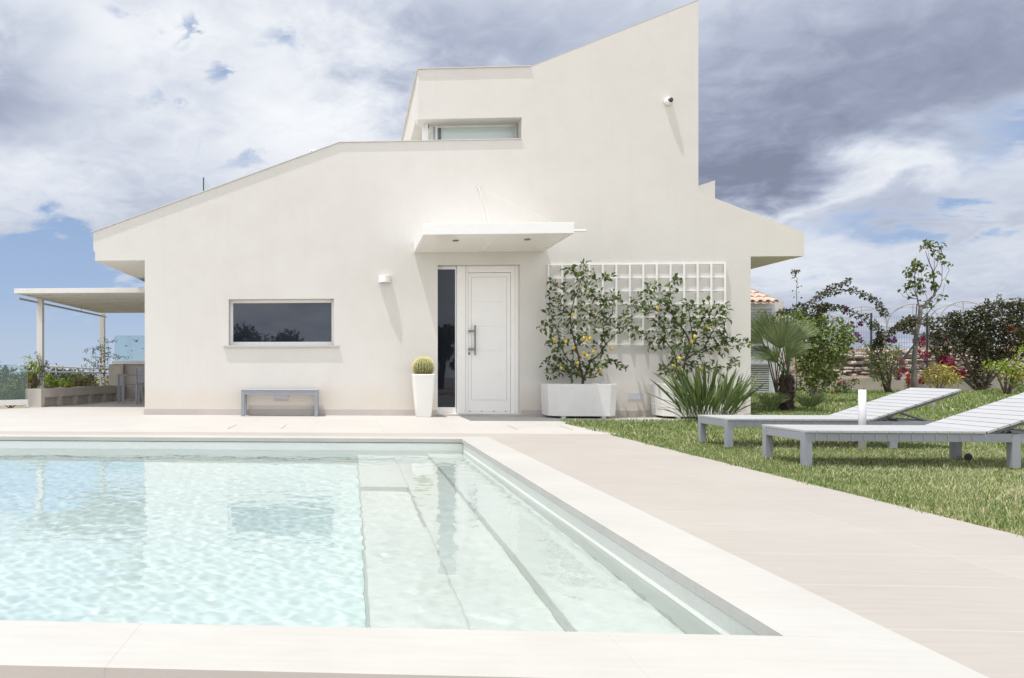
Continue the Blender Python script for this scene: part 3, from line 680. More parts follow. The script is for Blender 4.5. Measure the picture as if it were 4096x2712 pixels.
# ================================================================== LEFT TERRACE
def left_side():
    # planter trough running back, cz measured along the view axis
    def at(u, cz, z=0):      # point at view depth cz
        a = (u-CU)/FPX*cz; return (a*CT-cz*ST, a*ST+cz*CT, z)
    A = Vector(at(167, 15.6)); Bp = Vector(at(497, 19.5)); d = (Bp-A).normalized(); nrm = Vector((-d.y, d.x, 0))   # nrm points left
    if nrm.x > 0: nrm = -nrm
    L = (Bp-A).length; H = .375
    e = empty('garden_trough', tuple((A+Bp)/2), label='long raised stone trough with open base along the terrace edge', cat='planter')
    up = Vector((0,0,1)); stn = M['trough']
    def ob(mb, a0, a1, n0, n1, z0, z1): mb.obox(A+d*(a0+a1)/2+nrm*(n0+n1)/2+up*(z0+z1)/2, d, nrm, up, (a1-a0)/2, (n1-n0)/2, (z1-z0)/2)
    t = MB(); ob(t, .02, L, .0, .05, H*.52, H); ob(t, .02, L, .30, .35, H*.52, H); ob(t, -.03, .02, -.004, .354, 0, H+.002); ob(t, .02, L, .05, .30, H*.45, H*.6)
    ob(t, L, L+.05, 0, .35, 0, H)
    W(e, t, 'trough', stn, bevel=.004)
    W(e, (lambda m: (ob(m, .02, L, .05, .3, H*.6, H*.9), m)[1])(MB()), 'soil', M['soil'])
    for k in range(6):
        a0 = .02+k*(L-.02)/5.6; m = MB(); ob(m, a0, a0+.10, 0, .33, 0, H*.519); W(e, m, 'leg', stn)
        if k < 5:
            m = MB(); ob(m, a0+.24+.02*k, a0+(L-.02)/5.6-.004, .1, .26, 0, H*.449); W(e, m, 'block', stn)
    # pergola
    Z = 2.35
    f0 = at(56, 1.6*3000/310.5); bk = at(405, 1.6*3000/232); xL = f0[0]; y0, y1 = f0[1], bk[1]; xR = -3.0
    pg = empty('pergola', ((xL+xR)/2, (y0+y1)/2, 0), label='white slatted pergola roof on two posts over the left terrace', cat='pergola')
    b = MB(); b.box(xL, xR, y0, y0+.08, Z, Z+.1); b.box(xL, xR, y1-.08, y1, Z, Z+.1); b.box(xL, xL+.08, y0+.08, y1-.08, Z, Z+.1); W(pg, b, 'frame', M['pergola'], bevel=.004)
    n = 12
    for k in range(n):
        y = y0+.08+(y1-y0-.16)*(k+.5)/n; W(pg, MB().box(xL+.08, xR, y-.14, y+.08, Z+.004, Z+.03), 'roof_slat', M['pergola'])
    W(pg, MB().box(xL+.082, xR, y0+.082, y1-.082, Z+.072, Z+.085), 'gap_shade_sheet', simple('gap_shade', (.12,.11,.10), .8))  # dark sheet added over the slats to make their gaps read as shade
    for u, cz, v0 in ((162, 16.5, 0), (410, 20.8, 0)):
        c = at(u, cz); m = MB(); m.box(c[0]-.062, c[0]+.062, c[1]-.06, c[1]+.06, .1, Z-.001); W(pg, m, 'post', M['pergola'], bevel=.004)
    # blind rail
    a, c = at(73, 15.6), at(424, 20.6); za = .75+(1484-1193.5)*15.6/3000; zb = .75+(1484-1268)*20.6/3000
    rr_ = MB(); rr_.tube([(a[0], a[1], za), (c[0], c[1], zb)], .022, 8); 
    for f_ in (.66,): q = Vector((a[0], a[1], za)).lerp(Vector((c[0], c[1], zb)), f_); rr_.tube([q, q+Vector((0,0,Z-q.z))], .008, 6)
    W(pg, rr_, 'blind_rail', M['alu_light'])
    # pair of guard rails
    gr = empty('guard_rail', at(240, 18), label='pair of thin white tube rails running behind the trough plants', cat='railing')
    for v0, v1 in ((1461.5, 1476.5), (1484.7, 1492)):
        p, q = at(75, 15.75), at(430, 21); W(gr, MB().tube([(p[0], p[1], .75+(1484-v0)*15.75/3000), (q[0], q[1], .75+(1484-v1)*21/3000)], .02, 8), 'rail', M['white'])
    # glass balustrade on the left
    p, q = at(-260, 14.1), at(108.5, 15.35); dd = (Vector(q)-Vector(p)).normalized(); nn = Vector((-dd.y, dd.x, 0)); Lg = (Vector(q)-Vector(p)).length; cc = (Vector(p)+Vector(q))/2
    br = empty('glass_balustrade', tuple(cc), label='frameless glass panel on a white curb at the far left edge', cat='balustrade')
    W(br, MB().obox(cc+up*.52, dd, nn, up, Lg/2, .006, .36), 'glass_panel', M['clear'])
    W(br, MB().obox(cc+dd*(Lg/2+.002)+up*.52, dd, nn, up, .002, .0065, .36), 'glass_panel', M['clear_edge2'])
    W(br, MB().obox(cc+up*.115, dd, nn, up, Lg/2, .05, .055), 'curb', M['white'], bevel=.004)
    for k in (-.985, -.35, .3, .985): W(br, MB().obox(cc+dd*Lg/2*k+up*.03, dd, nn, up, .03, .05, .03), 'foot', M['white'])
    # low wall with coping and glass with bird stickers
    czw = 19.7
    wl_, wr_ = at(434, czw), at(700, czw-.3); yw = wl_[1]; zt = .75+(1484-1457)*czw/3000
    lw = empty('terrace_wall', (wl_[0], yw, 0), label='low beige terrace wall with white capping behind the grey chairs', cat='wall')
    W(lw, MB().box(wl_[0], wr_[0], yw, yw+.25, 0, zt), 'wall', M['trough'])
    W(lw, MB().box(at(491, czw)[0], at(499, czw)[0], yw-.12, yw-.001, 0, zt), 'pier', M['trough'])
    W(lw, MB().box(at(450, czw)[0], wr_[0], yw-.06, yw+.3, zt+.002, zt+.09), 'capping', M['white'], bevel=.004)
    z0, z1 = zt+.092, .75+142.5*czw/3000
    gp = MB(); x0 = at(453, czw)[0]; W(lw, gp.box(x0, wr_[0], yw+.1, yw+.112, z0, z1), 'glass_panel', M['clear_blue'])
    # birds
    def bird(u, v, s, flip=1, rot=0):
        x, z = onY(u, v, yw+.095); pts = [(-1.0,.62),(-.78,.22),(-.45,-.08),(-.2,-.2),(-.3,-.42),(.02,-.36),(.35,-.5),(.62,-.55),(.3,-.28),(.55,.02),(.72,.5),(.4,.28),(.12,-.02),(-.1,-.16),(-.42,.12)]
        cr, sr = math.cos(rot), math.sin(rot); P2 = [(x+s*flip*(a*cr-b*sr), z+s*(a*sr+b*cr)) for a, b in pts]
        m = MB().prism(P2 if flip > 0 else P2[::-1], yw+.094, yw+.098); W(lw, m, 'bird_decal', M['dark'])
    bird(544, 1362.5, .085); bird(505, 1383, .05, -1, .3); bird(527.5, 1403, .035); bird(571, 1394, .03, -1, .2)
    # chairs
    def chair(x, y, rz, lab):
        e = empty('garden_chair', (x, y, 0), rz, label=lab, cat='chair', group='grey slatted chairs on the left terrace')
        bpy.context.view_layer.update()
        def K(mb, nm, mt):
            o = mb.build(nm, mt); o.parent = e; return o
        w_, dp_, sh = .25, .23, .44
        for sx in (-1, 1):
            m = MB(); m.obox((sx*w_, -dp_, sh*.72), (1,0,0), (0,1,0), (0,0,1), .022, .03, sh*.72); K(m, 'leg', M['alu'])
            m = MB(); m.tube([(sx*w_, dp_+.06, 0), (sx*w_, dp_, sh), (sx*w_, dp_+.09, .80)], [.026,.024,.022], 4); K(m, 'leg', M['alu'])
            m = MB(); m.box(sx*w_-.03, sx*w_+.03, -dp_-.04, dp_+.04, sh*1.44, sh*1.44+.035); K(m, 'armrest', M['alu'])
        s = MB()
        for k in range(5): s.box(-w_+.02, w_-.02, -dp_+k*.094, -dp_+k*.094+.085, sh-.02, sh)
        K(s, 'seat', M['slat_dark'])
        b = MB()
        for k in range(4): zc = .53+k*.085; b.obox((0, dp_+.02+(zc-.44)*.22, zc), (1,0,0), (0,1,0), (0,0,1), w_-.02, .012, .038)
        K(b, 'backrest', M['slat_dark'])
    c1 = at(523, 17.7); chair(c1[0], c1[1], R(-62), 'grey slatted armchair by the low wall, the left one'); c2 = at(596, 17.2); chair(c2[0], c2[1], R(-170), 'grey slatted armchair half hidden behind the corner of the house')
    return at
M['trough'] = simple('sandstone_render', (.50,.465,.42), .9, var=.1, vs=3, bmp=.3)
M['pergola'] = simple('pergola_paint', (.74,.725,.69), .5, var=.04)
M['alu_light'] = simple('light_alu', (.5,.5,.5), .35, .6)
M['slat_dark'] = simple('slat_grey', (.26,.27,.30), .55, var=.06)
M['clear_edge2'] = simple('glass_edge_pale', (.35,.42,.42), .2)
M['clear_blue'] = m_clear('blue_glass', (.88,.95,.96), .10)
at = left_side()

# ================================================================== LAWN AND FAR GROUND
def gz(x, y):
    """lawn height: rises gently to the back"""
    z = .0+.0*x
    z += .06*max(0, min(1, (y-9.5)/4)) ; z += .014*max(0, y-13)
    return z
def grid_mesh(name, xs, ys, zf, material, smooth=True):
    m = MB(); nx_ = len(xs); m.v = [(x, y, zf(x, y)) for y in ys for x in xs]
    m.f = [(j*nx_+i_, j*nx_+i_+1, (j+1)*nx_+i_+1, (j+1)*nx_+i_) for j in range(len(ys)-1) for i_ in range(nx_-1)]
    return m.build(name, material, smooth=smooth)
m, gm, b = mat('lawn_earth', (.10,.13,.045), .95, spec=.1); P = pos(gm)
a, _ = gm.noise(P, 1.1, 4, .6); f, _ = gm.noise(P, 55, 4, .7)
gm.put(b.inputs['Base Color'], gm.mix(gm.maprange(gm.math('ADD', gm.math('MULTIPLY', a, .5), gm.math('MULTIPLY', f, .6)), .42, .68), (.12,.15,.05,1), (.46,.40,.25,1))); bump(gm, b, f, 1, .02)
M['lawn'] = m
lawn = grid_mesh('lawn', list(np.linspace(LX+.01, 24, 40)), list(np.linspace(-1, 27.2, 60)), lambda x, y: gz(x, y)-.012-(.3 if (x < xr+.1 and y > LY) or (y > LY and x < LX+.15) else 0), M['lawn'])
tag(lawn, kind='structure')
# wild terrain behind: one sheet to the horizon
def terr(x, y):
    r = math.hypot(x, y)
    if x > 0:
        bank = min(1, max(0, (y-24.2)/.8))
        z = -.35+bank*(1.75+.029*(max(y, 25)-25)*min(1, 110/max(y, 110)))
        if y > 130: z -= (y-130)*.0195
        side = min(1, max(0, (x-5)/6)); z = z*side+(-.35)*(1-side)
    else: z = -.35-max(0, (y-20))*.02*min(1, max(0, (60-y)/40)+.35)
    if y < 22: z = -3 if x > -8.5 else -.6
    return max(z, -22+0)
xs_ = sorted(set(list(np.linspace(-60, 120, 91))+[-3500, -1500, -700, -300, -150, 200, 350, 800, 1600, 3500])); ys_ = sorted(set([-80, -40, -10, 0, 10, 18, 21.9, 22]+list(np.linspace(23.4, 26, 10))+list(np.linspace(27, 200, 60))+[300, 600, 1500, 3500]))
m, gm, b = mat('dry_ground', (.3,.26,.19), .95, spec=.1); P = pos(gm); a, _ = gm.noise(P, .35, 6, .65); f, _ = gm.noise(P, 3, 5, .7)
gm.put(b.inputs['Base Color'], gm.ramp(gm.math('ADD', gm.math('MULTIPLY', a, .6), gm.math('MULTIPLY', f, .4)), [(.36, (.09,.11,.045)), (.5, (.24,.21,.13)), (.66, (.42,.35,.26))])); bump(gm, b, f, 1, .1)
M['dry'] = m
tag(grid_mesh('terrain', xs_, ys_, terr, M['dry']), kind='structure')
m, gm, b = mat('sea_water', (.10,.17,.24), .25); P = pos(gm); a, _ = gm.noise(scaled(gm, P, (.02,.1,1)), 1, 4, .6); bump(gm, b, a, .4, .5)
tag(MB().quad((-6000,200,-14), (6000,200,-14), (6000,5900,-14), (-6000,5900,-14)).build('sea', m), kind='structure')

# ---- leaf materials with per-vertex tint
def m_leaf(name, cols, rough=.45, trans=.25, scale=3.5, spec=.4):
    """cols: dark, mid, light; varied leaf by leaf through the 'tint' attribute"""
    m, gm, b = mat(name, cols[1], rough, spec=spec); nt = m.node_tree
    at_ = nt.nodes.new('ShaderNodeAttribute'); at_.attribute_name = 'tint'
    n_, _ = gm.noise(pos(gm), scale, 3, .6)
    t = gm.math('ADD', gm.math('MULTIPLY', at_.outputs['Fac'], .7), gm.math('MULTIPLY', n_, .3))
    n = len(cols); col = gm.ramp(t, [(.12+.76*i_/(n-1), c) for i_, c in enumerate(cols)])
    gm.put(b.inputs['Base Color'], col)
    tr_ = nt.nodes.new('ShaderNodeBsdfTranslucent'); nt.links.new(gm.mix(.5, col, (.25,.38,.06,1)), tr_.inputs[0])
    mx = nt.nodes.new('ShaderNodeMixShader'); mx.inputs[0].default_value = trans
    o = nt.nodes['Material Output']; nt.links.new(b.outputs[0], mx.inputs[1]); nt.links.new(tr_.outputs[0], mx.inputs[2]); nt.links.new(mx.outputs[0], o.inputs[0])
    return m
def tint(o, per, rnd=None):
    """write a random tint per leaf (per = verts per leaf)"""
    me = o.data; n = len(me.vertices); k = (n+per-1)//per
    r = np.random.default_rng(len(me.vertices)+k).beta(2, 2, k); v = np.repeat(r, per)[:n].astype(np.float32)
    at_ = me.attributes.new('tint', 'FLOAT', 'POINT'); at_.data.foreach_set('value', v); return o
M['lemon_leaf'] = m_leaf('lemon_leaf', [(.016,.036,.009), (.04,.082,.017), (.10,.15,.03), (.26,.27,.07)], .35, .2)
M['boug_leaf'] = m_leaf('dark_vine_leaf', [(.018,.022,.012), (.04,.045,.02), (.085,.075,.045), (.11,.06,.05)], .45, .2)
M['bush_leaf'] = m_leaf('bush_leaf', [(.03,.06,.012), (.09,.145,.03), (.21,.26,.07), (.42,.43,.18)], .45, .25)
M['citrus_leaf'] = m_leaf('citrus_leaf', [(.05,.10,.02), (.11,.17,.03), (.22,.27,.06), (.35,.36,.10)], .4, .25)
M['lime_leaf'] = m_leaf('lime_leaf', [(.13,.2,.02), (.25,.34,.03), (.42,.48,.05)], .4, .3)
M['croton'] = m_leaf('croton_leaf', [(.16,.18,.03), (.42,.36,.07), (.62,.52,.16), (.6,.4,.12)], .45, .25)
M['tree_leaf'] = m_leaf('young_tree_leaf', [(.045,.06,.015), (.10,.12,.03), (.22,.23,.08)], .5, .25)
M['olive'] = m_leaf('olive_leaf', [(.03,.045,.025), (.065,.085,.045), (.13,.15,.10)], .6, .15, .8)
M['red_shrub'] = m_leaf('rusty_leaf', [(.07,.06,.02), (.16,.13,.04), (.24,.13,.06)], .5, .2)
M['vine'] = m_leaf('vine_leaf', [(.02,.03,.01), (.05,.07,.02), (.12,.14,.05)], .5, .2)
M['magenta'] = m_leaf('magenta_bract', [(.22,.005,.05), (.38,.01,.11), (.50,.03,.19)], .6, .35)
M['purple'] = m_leaf('purple_bract', [(.12,.01,.15), (.22,.02,.25), (.3,.04,.32)], .6, .35)
M['redfl'] = m_leaf('red_bract', [(.35,.02,.02), (.55,.03,.02), (.6,.08,.06)], .6, .3)
M['whitefl'] = simple('white_petal', (.75,.68,.6), .6)
M['sword'] = m_leaf('sword_leaf', [(.04,.075,.025), (.11,.16,.06), (.26,.30,.15)], .38, .15, 2)
M['palm'] = m_leaf('palm_leaf', [(.06,.10,.03), (.14,.19,.07), (.30,.34,.17)], .45, .15)
M['grass'] = m_leaf('grass_blade', [(.035,.075,.018), (.14,.22,.055), (.30,.37,.14), (.70,.64,.45)], .55, .16, 1.6, .25)
M['bark'] = simple('dark_bark', (.10,.08,.06), .9, var=.3, vs=30, bmp=.8)
M['bark_pale'] = simple('pale_bark', (.30,.28,.25), .85, var=.3, vs=14, bmp=.8)
M['palm_bark'] = simple('palm_fibre', (.05,.035,.028), .95, var=.5, vs=30, bmp=1)
M['lemon'] = simple('lemon_peel', (.62,.46,.06), .42, var=.12, vs=20, bmp=.5, bs=250)

# ---- lawn blades
def grass(name, region, dens, hmin, hmax, wdt, seed, keep):
    rng = np.random.default_rng(seed); x0, x1, y0, y1 = region; n = int((x1-x0)*(y1-y0)*dens)
    x = rng.uniform(x0, x1, n); y = rng.uniform(y0, y1, n); k = keep(x, y, rng); x, y = x[k], y[k]; n = len(x)
    z = .06*np.clip((y-9.5)/4, 0, 1)+.014*np.clip(y-13, 0, None)-.012
    clump = np.sin(x*5.1+np.sin(y*3.3)*2)*np.sin(y*4.7+np.sin(x*2.9)*2)
    h = rng.uniform(hmin, hmax, n)*(1+.25*clump); tall = rng.random(n) < .012; h = np.where(tall, h*2.4, h)
    an = rng.uniform(0, 2*np.pi, n); lean = rng.uniform(.15, 1.05, n)*h; dx, dy = np.cos(an)*lean, np.sin(an)*lean
    pa = rng.uniform(0, 2*np.pi, n); wx, wy = np.cos(pa)*wdt/2, np.sin(pa)*wdt/2
    V = np.zeros((n, 5, 3), np.float32)
    V[:,0] = np.stack([x-wx, y-wy, z], 1); V[:,1] = np.stack([x+wx, y+wy, z], 1)
    V[:,2] = np.stack([x+wx*.75+dx*.4, y+wy*.75+dy*.4, z+h*.6], 1); V[:,3] = np.stack([x-wx*.75+dx*.4, y-wy*.75+dy*.4, z+h*.6], 1)
    V[:,4] = np.stack([x+dx, y+dy, z+h*.95], 1)
    b0 = (np.arange(n)*5)[:,None]; q = (b0+np.array([[0,1,2,3]])); t3 = b0+np.array([[3,2,4]])
    li = np.concatenate([q, t3], 1).ravel(); ls = np.stack([np.arange(n)*7, np.arange(n)*7+4], 1).ravel(); lt = np.tile([4,3], n)
    me = bpy.data.meshes.new(name); me.vertices.add(n*5); me.vertices.foreach_set('co', V.ravel()); me.loops.add(len(li)); me.loops.foreach_set('vertex_index', li.astype(np.int32))
    me.polygons.add(n*2); me.polygons.foreach_set('loop_start', ls.astype(np.int32)); me.polygons.foreach_set('loop_total', lt.astype(np.int32)); me.update(calc_edges=True)
    me.materials.append(M['grass']); o = bpy.data.objects.new(name, me); COL.objects.link(o)
    dry = np.clip(.5+.28*clump+.25*np.sin(x*1.3+2)*np.sin(y*1.7), 0, 1)
    worn = np.clip((x-LX-.25)/.8, 0, 1)*np.exp(-((y-6.0)/2.3)**2)
    tv = np.clip(rng.beta(1.5, 2.0, n)*.85+(rng.random(n) < .04+.20*dry+.30*worn)*.6, 0, 1); at_ = me.attributes.new('tint', 'FLOAT', 'POINT'); at_.data.foreach_set('value', np.repeat(tv, 5).astype(np.float32)); return o
def keep(x, y, rng):
    e = LX+.03*np.sin(y*7)+.02*np.sin(y*19)+rng.normal(0, .018, len(x))
    k = x > e
    k &= (y < LY-.0+rng.normal(0, .03, len(x))) | (x > xr+.12+rng.normal(0,.05,len(x)))
    # inside the picture, with a margin for a step aside
    cz = -x*ST+y*CT; u = CU+FPX*(x*CT+y*ST)/cz; k &= (u < 4700)
    return k
g1 = grass('lawn_grass', (LX-.05, 9.5, 3.0, 8.0), 6200, .012, .036, .0036, 1, keep)
g2 = grass('lawn_grass_back', (LX-.05, 14, 8.0, 13.5), 1700, .022, .05, .007, 2, keep)
g3 = grass('lawn_grass_far', (6.5, 22, 13.5, 24.0), 700, .035, .075, .012, 3, keep)
for o_ in (g2, g3): o_.name = 'lawn_grass'
for o_, l_ in ((g1, 'short dry-tipped lawn grass around the loungers'), (g2, 'green lawn grass behind the loungers up to the house'), (g3, 'green lawn grass at the far planting bed')): tag(o_, l_, 'grass', kind='stuff')

# ================================================================== LOUNGERS AND POST
def lounger():
    e = empty('sun_lounger'); bpy.context.view_layer.update()
    W_, H, Lf, Lb, An = .63, .285, 1.33, .88, R(19.5)
    K = lambda mb, nm, mt, **k: (lambda o: (setattr(o, 'parent', e), o)[1])(mb.build(nm, mt, **k))
    tot = 2.02
    for x in (0, 1.53):
        for y in (0, W_-.06): K(MB().box(x, x+.06, y, y+.06, 0, H-.02), 'leg', M['alu'], bevel=.003)
    f = MB(); f.box(.06, tot, .004, .038, H-.085, H-.02); f.box(.06, tot, W_-.038, W_-.004, H-.085, H-.02)
    f.box(.004, .038, .06, W_-.06, H-.085, H-.02); f.box(tot-.04, tot, .038, W_-.038, H-.085, H-.02); K(f, 'frame', M['alu'], bevel=.002)
    n = 15; p = Lf/n
    for k in range(1, n): K(MB().box(k*p-.0012, k*p+.0012, .0, .0035, H-.075, H-.022), 'clip', M['alu_light'])
    s = MB()
    for k in range(n): s.box(k*p+.003, (k+1)*p-.003, -.012, W_+.012, H-.018, H)
    K(s, 'seat', M['slat'], bevel=.0015)
    ax = Vector((math.cos(An), 0, math.sin(An))); nz = Vector((-math.sin(An), 0, math.cos(An))); o0 = Vector((Lf+.005, W_/2, H-.009))
    b = MB(); n = 10; p = Lb/n
    for k in range(n): b.obox(o0+ax*(k+.5)*p, ax, (0,1,0), nz, p/2-.0035, W_/2+.012, .009)
    bk = K(b, 'backrest', M['slat'], bevel=.0015)
    for y, yc_ in ((.02, .008), (W_-.02, W_-.008)):
        fr = MB(); fr.obox(Vector((o0.x, y, o0.z))+ax*(Lb/2-.01)-nz*.022, ax, (0,1,0), nz, Lb/2-.02, .012, .012)
        for k in range(1, n): fr.obox(Vector((o0.x, yc_, o0.z))+ax*k*p-nz*.012, ax, (0,1,0), nz, .008, .016, .008)
        K(fr, 'back_frame', M['alu_dark'])
    st = MB()
    for y in (.05, W_-.05):
        q = Vector((o0.x, y, o0.z))+ax*.30-nz*.03; st.tube([q, (q.x+.42, y, H-.07)], .011, 8); st.tube([q, (q.x-.18, y, H-.05)], .008, 8)
    q = Vector((o0.x, .05, o0.z))+ax*.30-nz*.03; st.tube([q, (q.x, W_-.05, q.z)], .009, 8); K(st, 'prop', M['alu_dark'])
    for y in (-.004, W_-.046+.02):
        wh = MB().lathe([(.02,0),(.055,.004),(.06,.01),(.06,.026),(.055,.032),(.02,.036)], n=20); wh.v = [(1.60+x*.5, (.08 if y < .3 else W_-.12)+z*.5, .03+yy*.5) for x, yy, z in wh.v]; K(wh, 'wheel', M['rubber'])
    return e
ld = lounger()
x, y = onZ(3218, 1866); ld.location = (x, y, .0); tag(ld, 'pale grey slatted sun lounger in the front, raised backrest cut by the right edge', 'sun lounger', 'sun loungers on the lawn')
l2 = copy_tree(ld); x, y = onZ(2908, 1790.5); l2.location = (x, y, .0); l2['label'] = 'pale grey slatted sun lounger standing farther back behind the white pipe post'
ld.rotation_euler.z = R(-1.0); l2.rotation_euler.z = R(-.5)
x, y = onZ(3449, 1803); pp = MB().lathe([(.0315, 0), (.0315, .575), (.0285, .575), (.0285, .3)], (x, y, 0), 28); ppo = pp.build('pipe_post', M['pvc'] if 'pvc' in M else simple('pvc', (.64,.64,.68), .4, var=.04, vs=12), origin=(x, y, 0), smooth=False)
tag(ppo, 'short white plastic pipe standing upright in the grass between the loungers', 'pipe')
for pl in ppo.data.polygons: pl.use_smooth = abs(pl.normal.z) < .5
x, y = onZ(3733, 1654); st_ = MB().lathe([(.03, 0), (.026, .2), (.032, .37)], (x, y, 0), 10)
tag(st_.build('wooden_stake', M['bark_pale'], origin=(x, y, 0)), 'short weathered stake in the lawn behind the far lounger backrest', 'stake')
# ================================================================== PLANTS
RN = random.Random(11)
def cz_pt(u, v, cz, dz=0.0):
    """point seen at pixel (u, v) of the photo at view depth cz (+dz)"""
    c = cz+dz; a = (u-CU)/FPX*c; return Vector((a*CT-c*ST, a*ST+c*CT, EYE-(v-CV)/FPX*c))
def rdir(up=0.0):
    while True:
        d = Vector((RN.uniform(-1,1), RN.uniform(-1,1), RN.uniform(-1,1)))
        if .05 < d.length < 1: d.normalize(); d.z += up; return d.normalized()
def cloud(mb, c, rad, n, L, Wd, up=.15, flat=1.0, droop=.3):
    for _ in range(n):
        d = rdir(); r = RN.random()**.45*rad; p = Vector(c)+Vector((d.x*r, d.y*r*flat, d.z*r))
        l = L*RN.uniform(.6, 1.2); dd = (d*.7+rdir(up)*.9).normalized(); mb.leaf(p, dd, Vector((0,0,1))+rdir()*.8, l, Wd*l/L*RN.uniform(.8,1.2), bend=droop)
def branch(mb, pts, r0, r1, wob=.01, n=6, seg=4):
    P2 = []
    for a, b in zip(pts, pts[1:]):
        for k in range(seg): P2.append(Vector(a).lerp(Vector(b), k/seg)+rdir()*wob*(1 if (P2) else 0))
    P2.append(Vector(pts[-1])); m = len(P2); mb.tube(P2, [r0+(r1-r0)*(i_/(m-1)) for i_ in range(m)], n); return P2
def finish(e, leaves, wood, lm, wm, lname='foliage', wname='trunk'):
    o = None
    if wood and wood.v: W(e, wood, wname, wm, smooth=True)
    if leaves and leaves.v: o = W(e, leaves, lname, lm); tint(o, 8)
    return o
def z5(x, y): return (2100+x/2.178, 1000+y/2.178)
# ---- lemon trees
def lemon_tree(base, branches, clusters, lemons, Yc, lab):
    g5 = lambda x, y, dy=0: (lambda q: Vector((q[0], Yc+dy, q[1])))(onY(*z5(x, y), Yc+dy))
    b0 = g5(*base); e = empty('lemon_tree', tuple(b0), label=lab, cat='tree', group='lemon trees trained against the trellis')
    wd, lf = MB(), MB(); wd2 = []
    for bi, (r0, br) in enumerate(branches):
        dy = 0; pts = []
        for k, (x, y) in enumerate(br): pts.append(g5(x, y, RN.uniform(-.1, .12)*(min(k, 3)/3)))
        branch(wd, pts, r0, .0035, .008)
        # twiglets and leaves along the branch
        for a, b in list(zip(pts, pts[1:]))[1:]:
            for k in range(5):
                q = a.lerp(b, RN.random()); lf.leaf(q, rdir(.2), Vector((0,0,1))+rdir()*.7, RN.uniform(.05,.09), .034)
    for x, y, r in clusters:
        rr = r/2.178/235*1.05; c = g5(x, y, RN.uniform(-.15, .14)); 
        for tw in range(2): 
            q = c+rdir()*rr; wd.tube([c+rdir()*rr*1.3, c, q], [.0018,.003,.0015], 4)
        cloud(lf, c, rr, int(3+r*.18), .095, .054, up=.1)
    finish(e, lf, wd, M['lemon_leaf'], M['bark'])
    for x, y in lemons:
        c = g5(x, y, RN.uniform(-.22, -.12)); m = MB(); s_ = RN.uniform(.72, .95)
        m.lathe([(.003,-.046*s_),(.008,-.040*s_),(.019*s_,-.030*s_),(.029*s_,-.012*s_),(.031*s_,.004),(.026*s_,.022*s_),(.014*s_,.034*s_),(.006,.039*s_),(.003,.044*s_)], tuple(c), 16); W(e, m, 'lemon', M['lemon'], smooth=True)
T1b = [(.03, [(495,1200),(508,1120),(480,1095)]), (.016, [(505,1120),(465,1050),(400,980),(350,920),(300,800),(285,690),(215,620)]), (.014, [(490,1105),(430,1075),(370,1060),(300,1040),(220,1010)]),
       (.02, [(505,1125),(480,1010),(455,870),(410,720),(395,560),(430,420),(485,290),(515,130)]), (.017, [(510,1120),(570,970),(640,920),(700,830),(680,640),(690,500),(660,390)]),
       (.010, [(515,1110),(600,1110),(640,1050),(700,985),(760,965),(860,1020)]), (.010, [(700,830),(780,740),(880,690),(920,590)]), (.008, [(395,560),(330,490),(275,420)]), (.006, [(430,400),(330,350),(220,285)]),
       (.008, [(685,640),(760,560),(770,430),(830,435)]), (.006, [(485,290),(430,200),(375,165)]), (.006, [(500,230),(600,240),(700,240)]), (.012, [(455,900),(420,860),(415,960),(440,1080)])]
T1c = [(515,130,35),(385,170,40),(440,190,30),(520,200,40),(590,210,35),(690,240,45),(735,240,25),(480,270,45),(235,290,35),(300,320,35),(370,340,35),(545,310,45),(550,360,40),(205,375,20),(290,420,45),(490,400,60),(420,390,40),(655,390,50),(600,440,50),(690,450,55),(760,420,60),(820,430,35),(270,500,60),(330,490,40),(470,510,50),(580,520,70),(650,570,50),(730,540,55),(330,570,45),(210,550,30),(230,620,60),(510,620,70),(420,600,40),(700,620,55),(820,620,60),(880,600,50),(650,680,50),(260,680,70),(150,660,35),(400,690,50),(750,690,70),(880,690,60),(960,710,40),(250,770,60),(440,750,60),(560,770,50),(700,760,50),(330,800,50),(280,850,60),(460,820,50),(650,840,50),(330,920,60),(250,980,60),(200,1000,50),(330,1010,60),(230,1080,50),(400,1080,50),(520,970,50),(560,1000,50),(640,980,40),(620,1060,40),(690,960,40),(780,980,35),(850,1020,30),(440,1050,50),(520,1060,50),(300,1060,50)]
T1l = [(513,768),(563,770),(540,790),(425,850),(510,895),(592,885),(540,925),(457,983),(657,1043),(315,1028),(757,857),(417,562),(355,795),(255,780)]
lemon_tree((495,1205), T1b, T1c, T1l, 12.36, 'tall lemon tree with ripe lemons in the planter nearest the door')
T2b = [(.028, [(1365,1200),(1360,1120),(1370,1080)]), (.02, [(1362,1110),(1400,950),(1450,820),(1390,700),(1300,600),(1260,480),(1275,300)]), (.015, [(1362,1110),(1300,900),(1200,760),(1130,700)]),
       (.015, [(1400,960),(1560,850),(1640,700),(1600,560)]), (.011, [(1560,880),(1700,830),(1760,740),(1720,600)]), (.008, [(1700,830),(1800,790),(1920,820)]), (.009, [(1265,500),(1150,440),(1080,340)]),
       (.009, [(1280,540),(1150,510),(1050,520),(960,480),(890,510)]), (.009, [(1470,820),(1440,620),(1420,450)]), (.008, [(1362,1100),(1290,1040),(1210,1050)]), (.008, [(1400,1000),(1560,1000),(1680,1050),(1830,980)])]
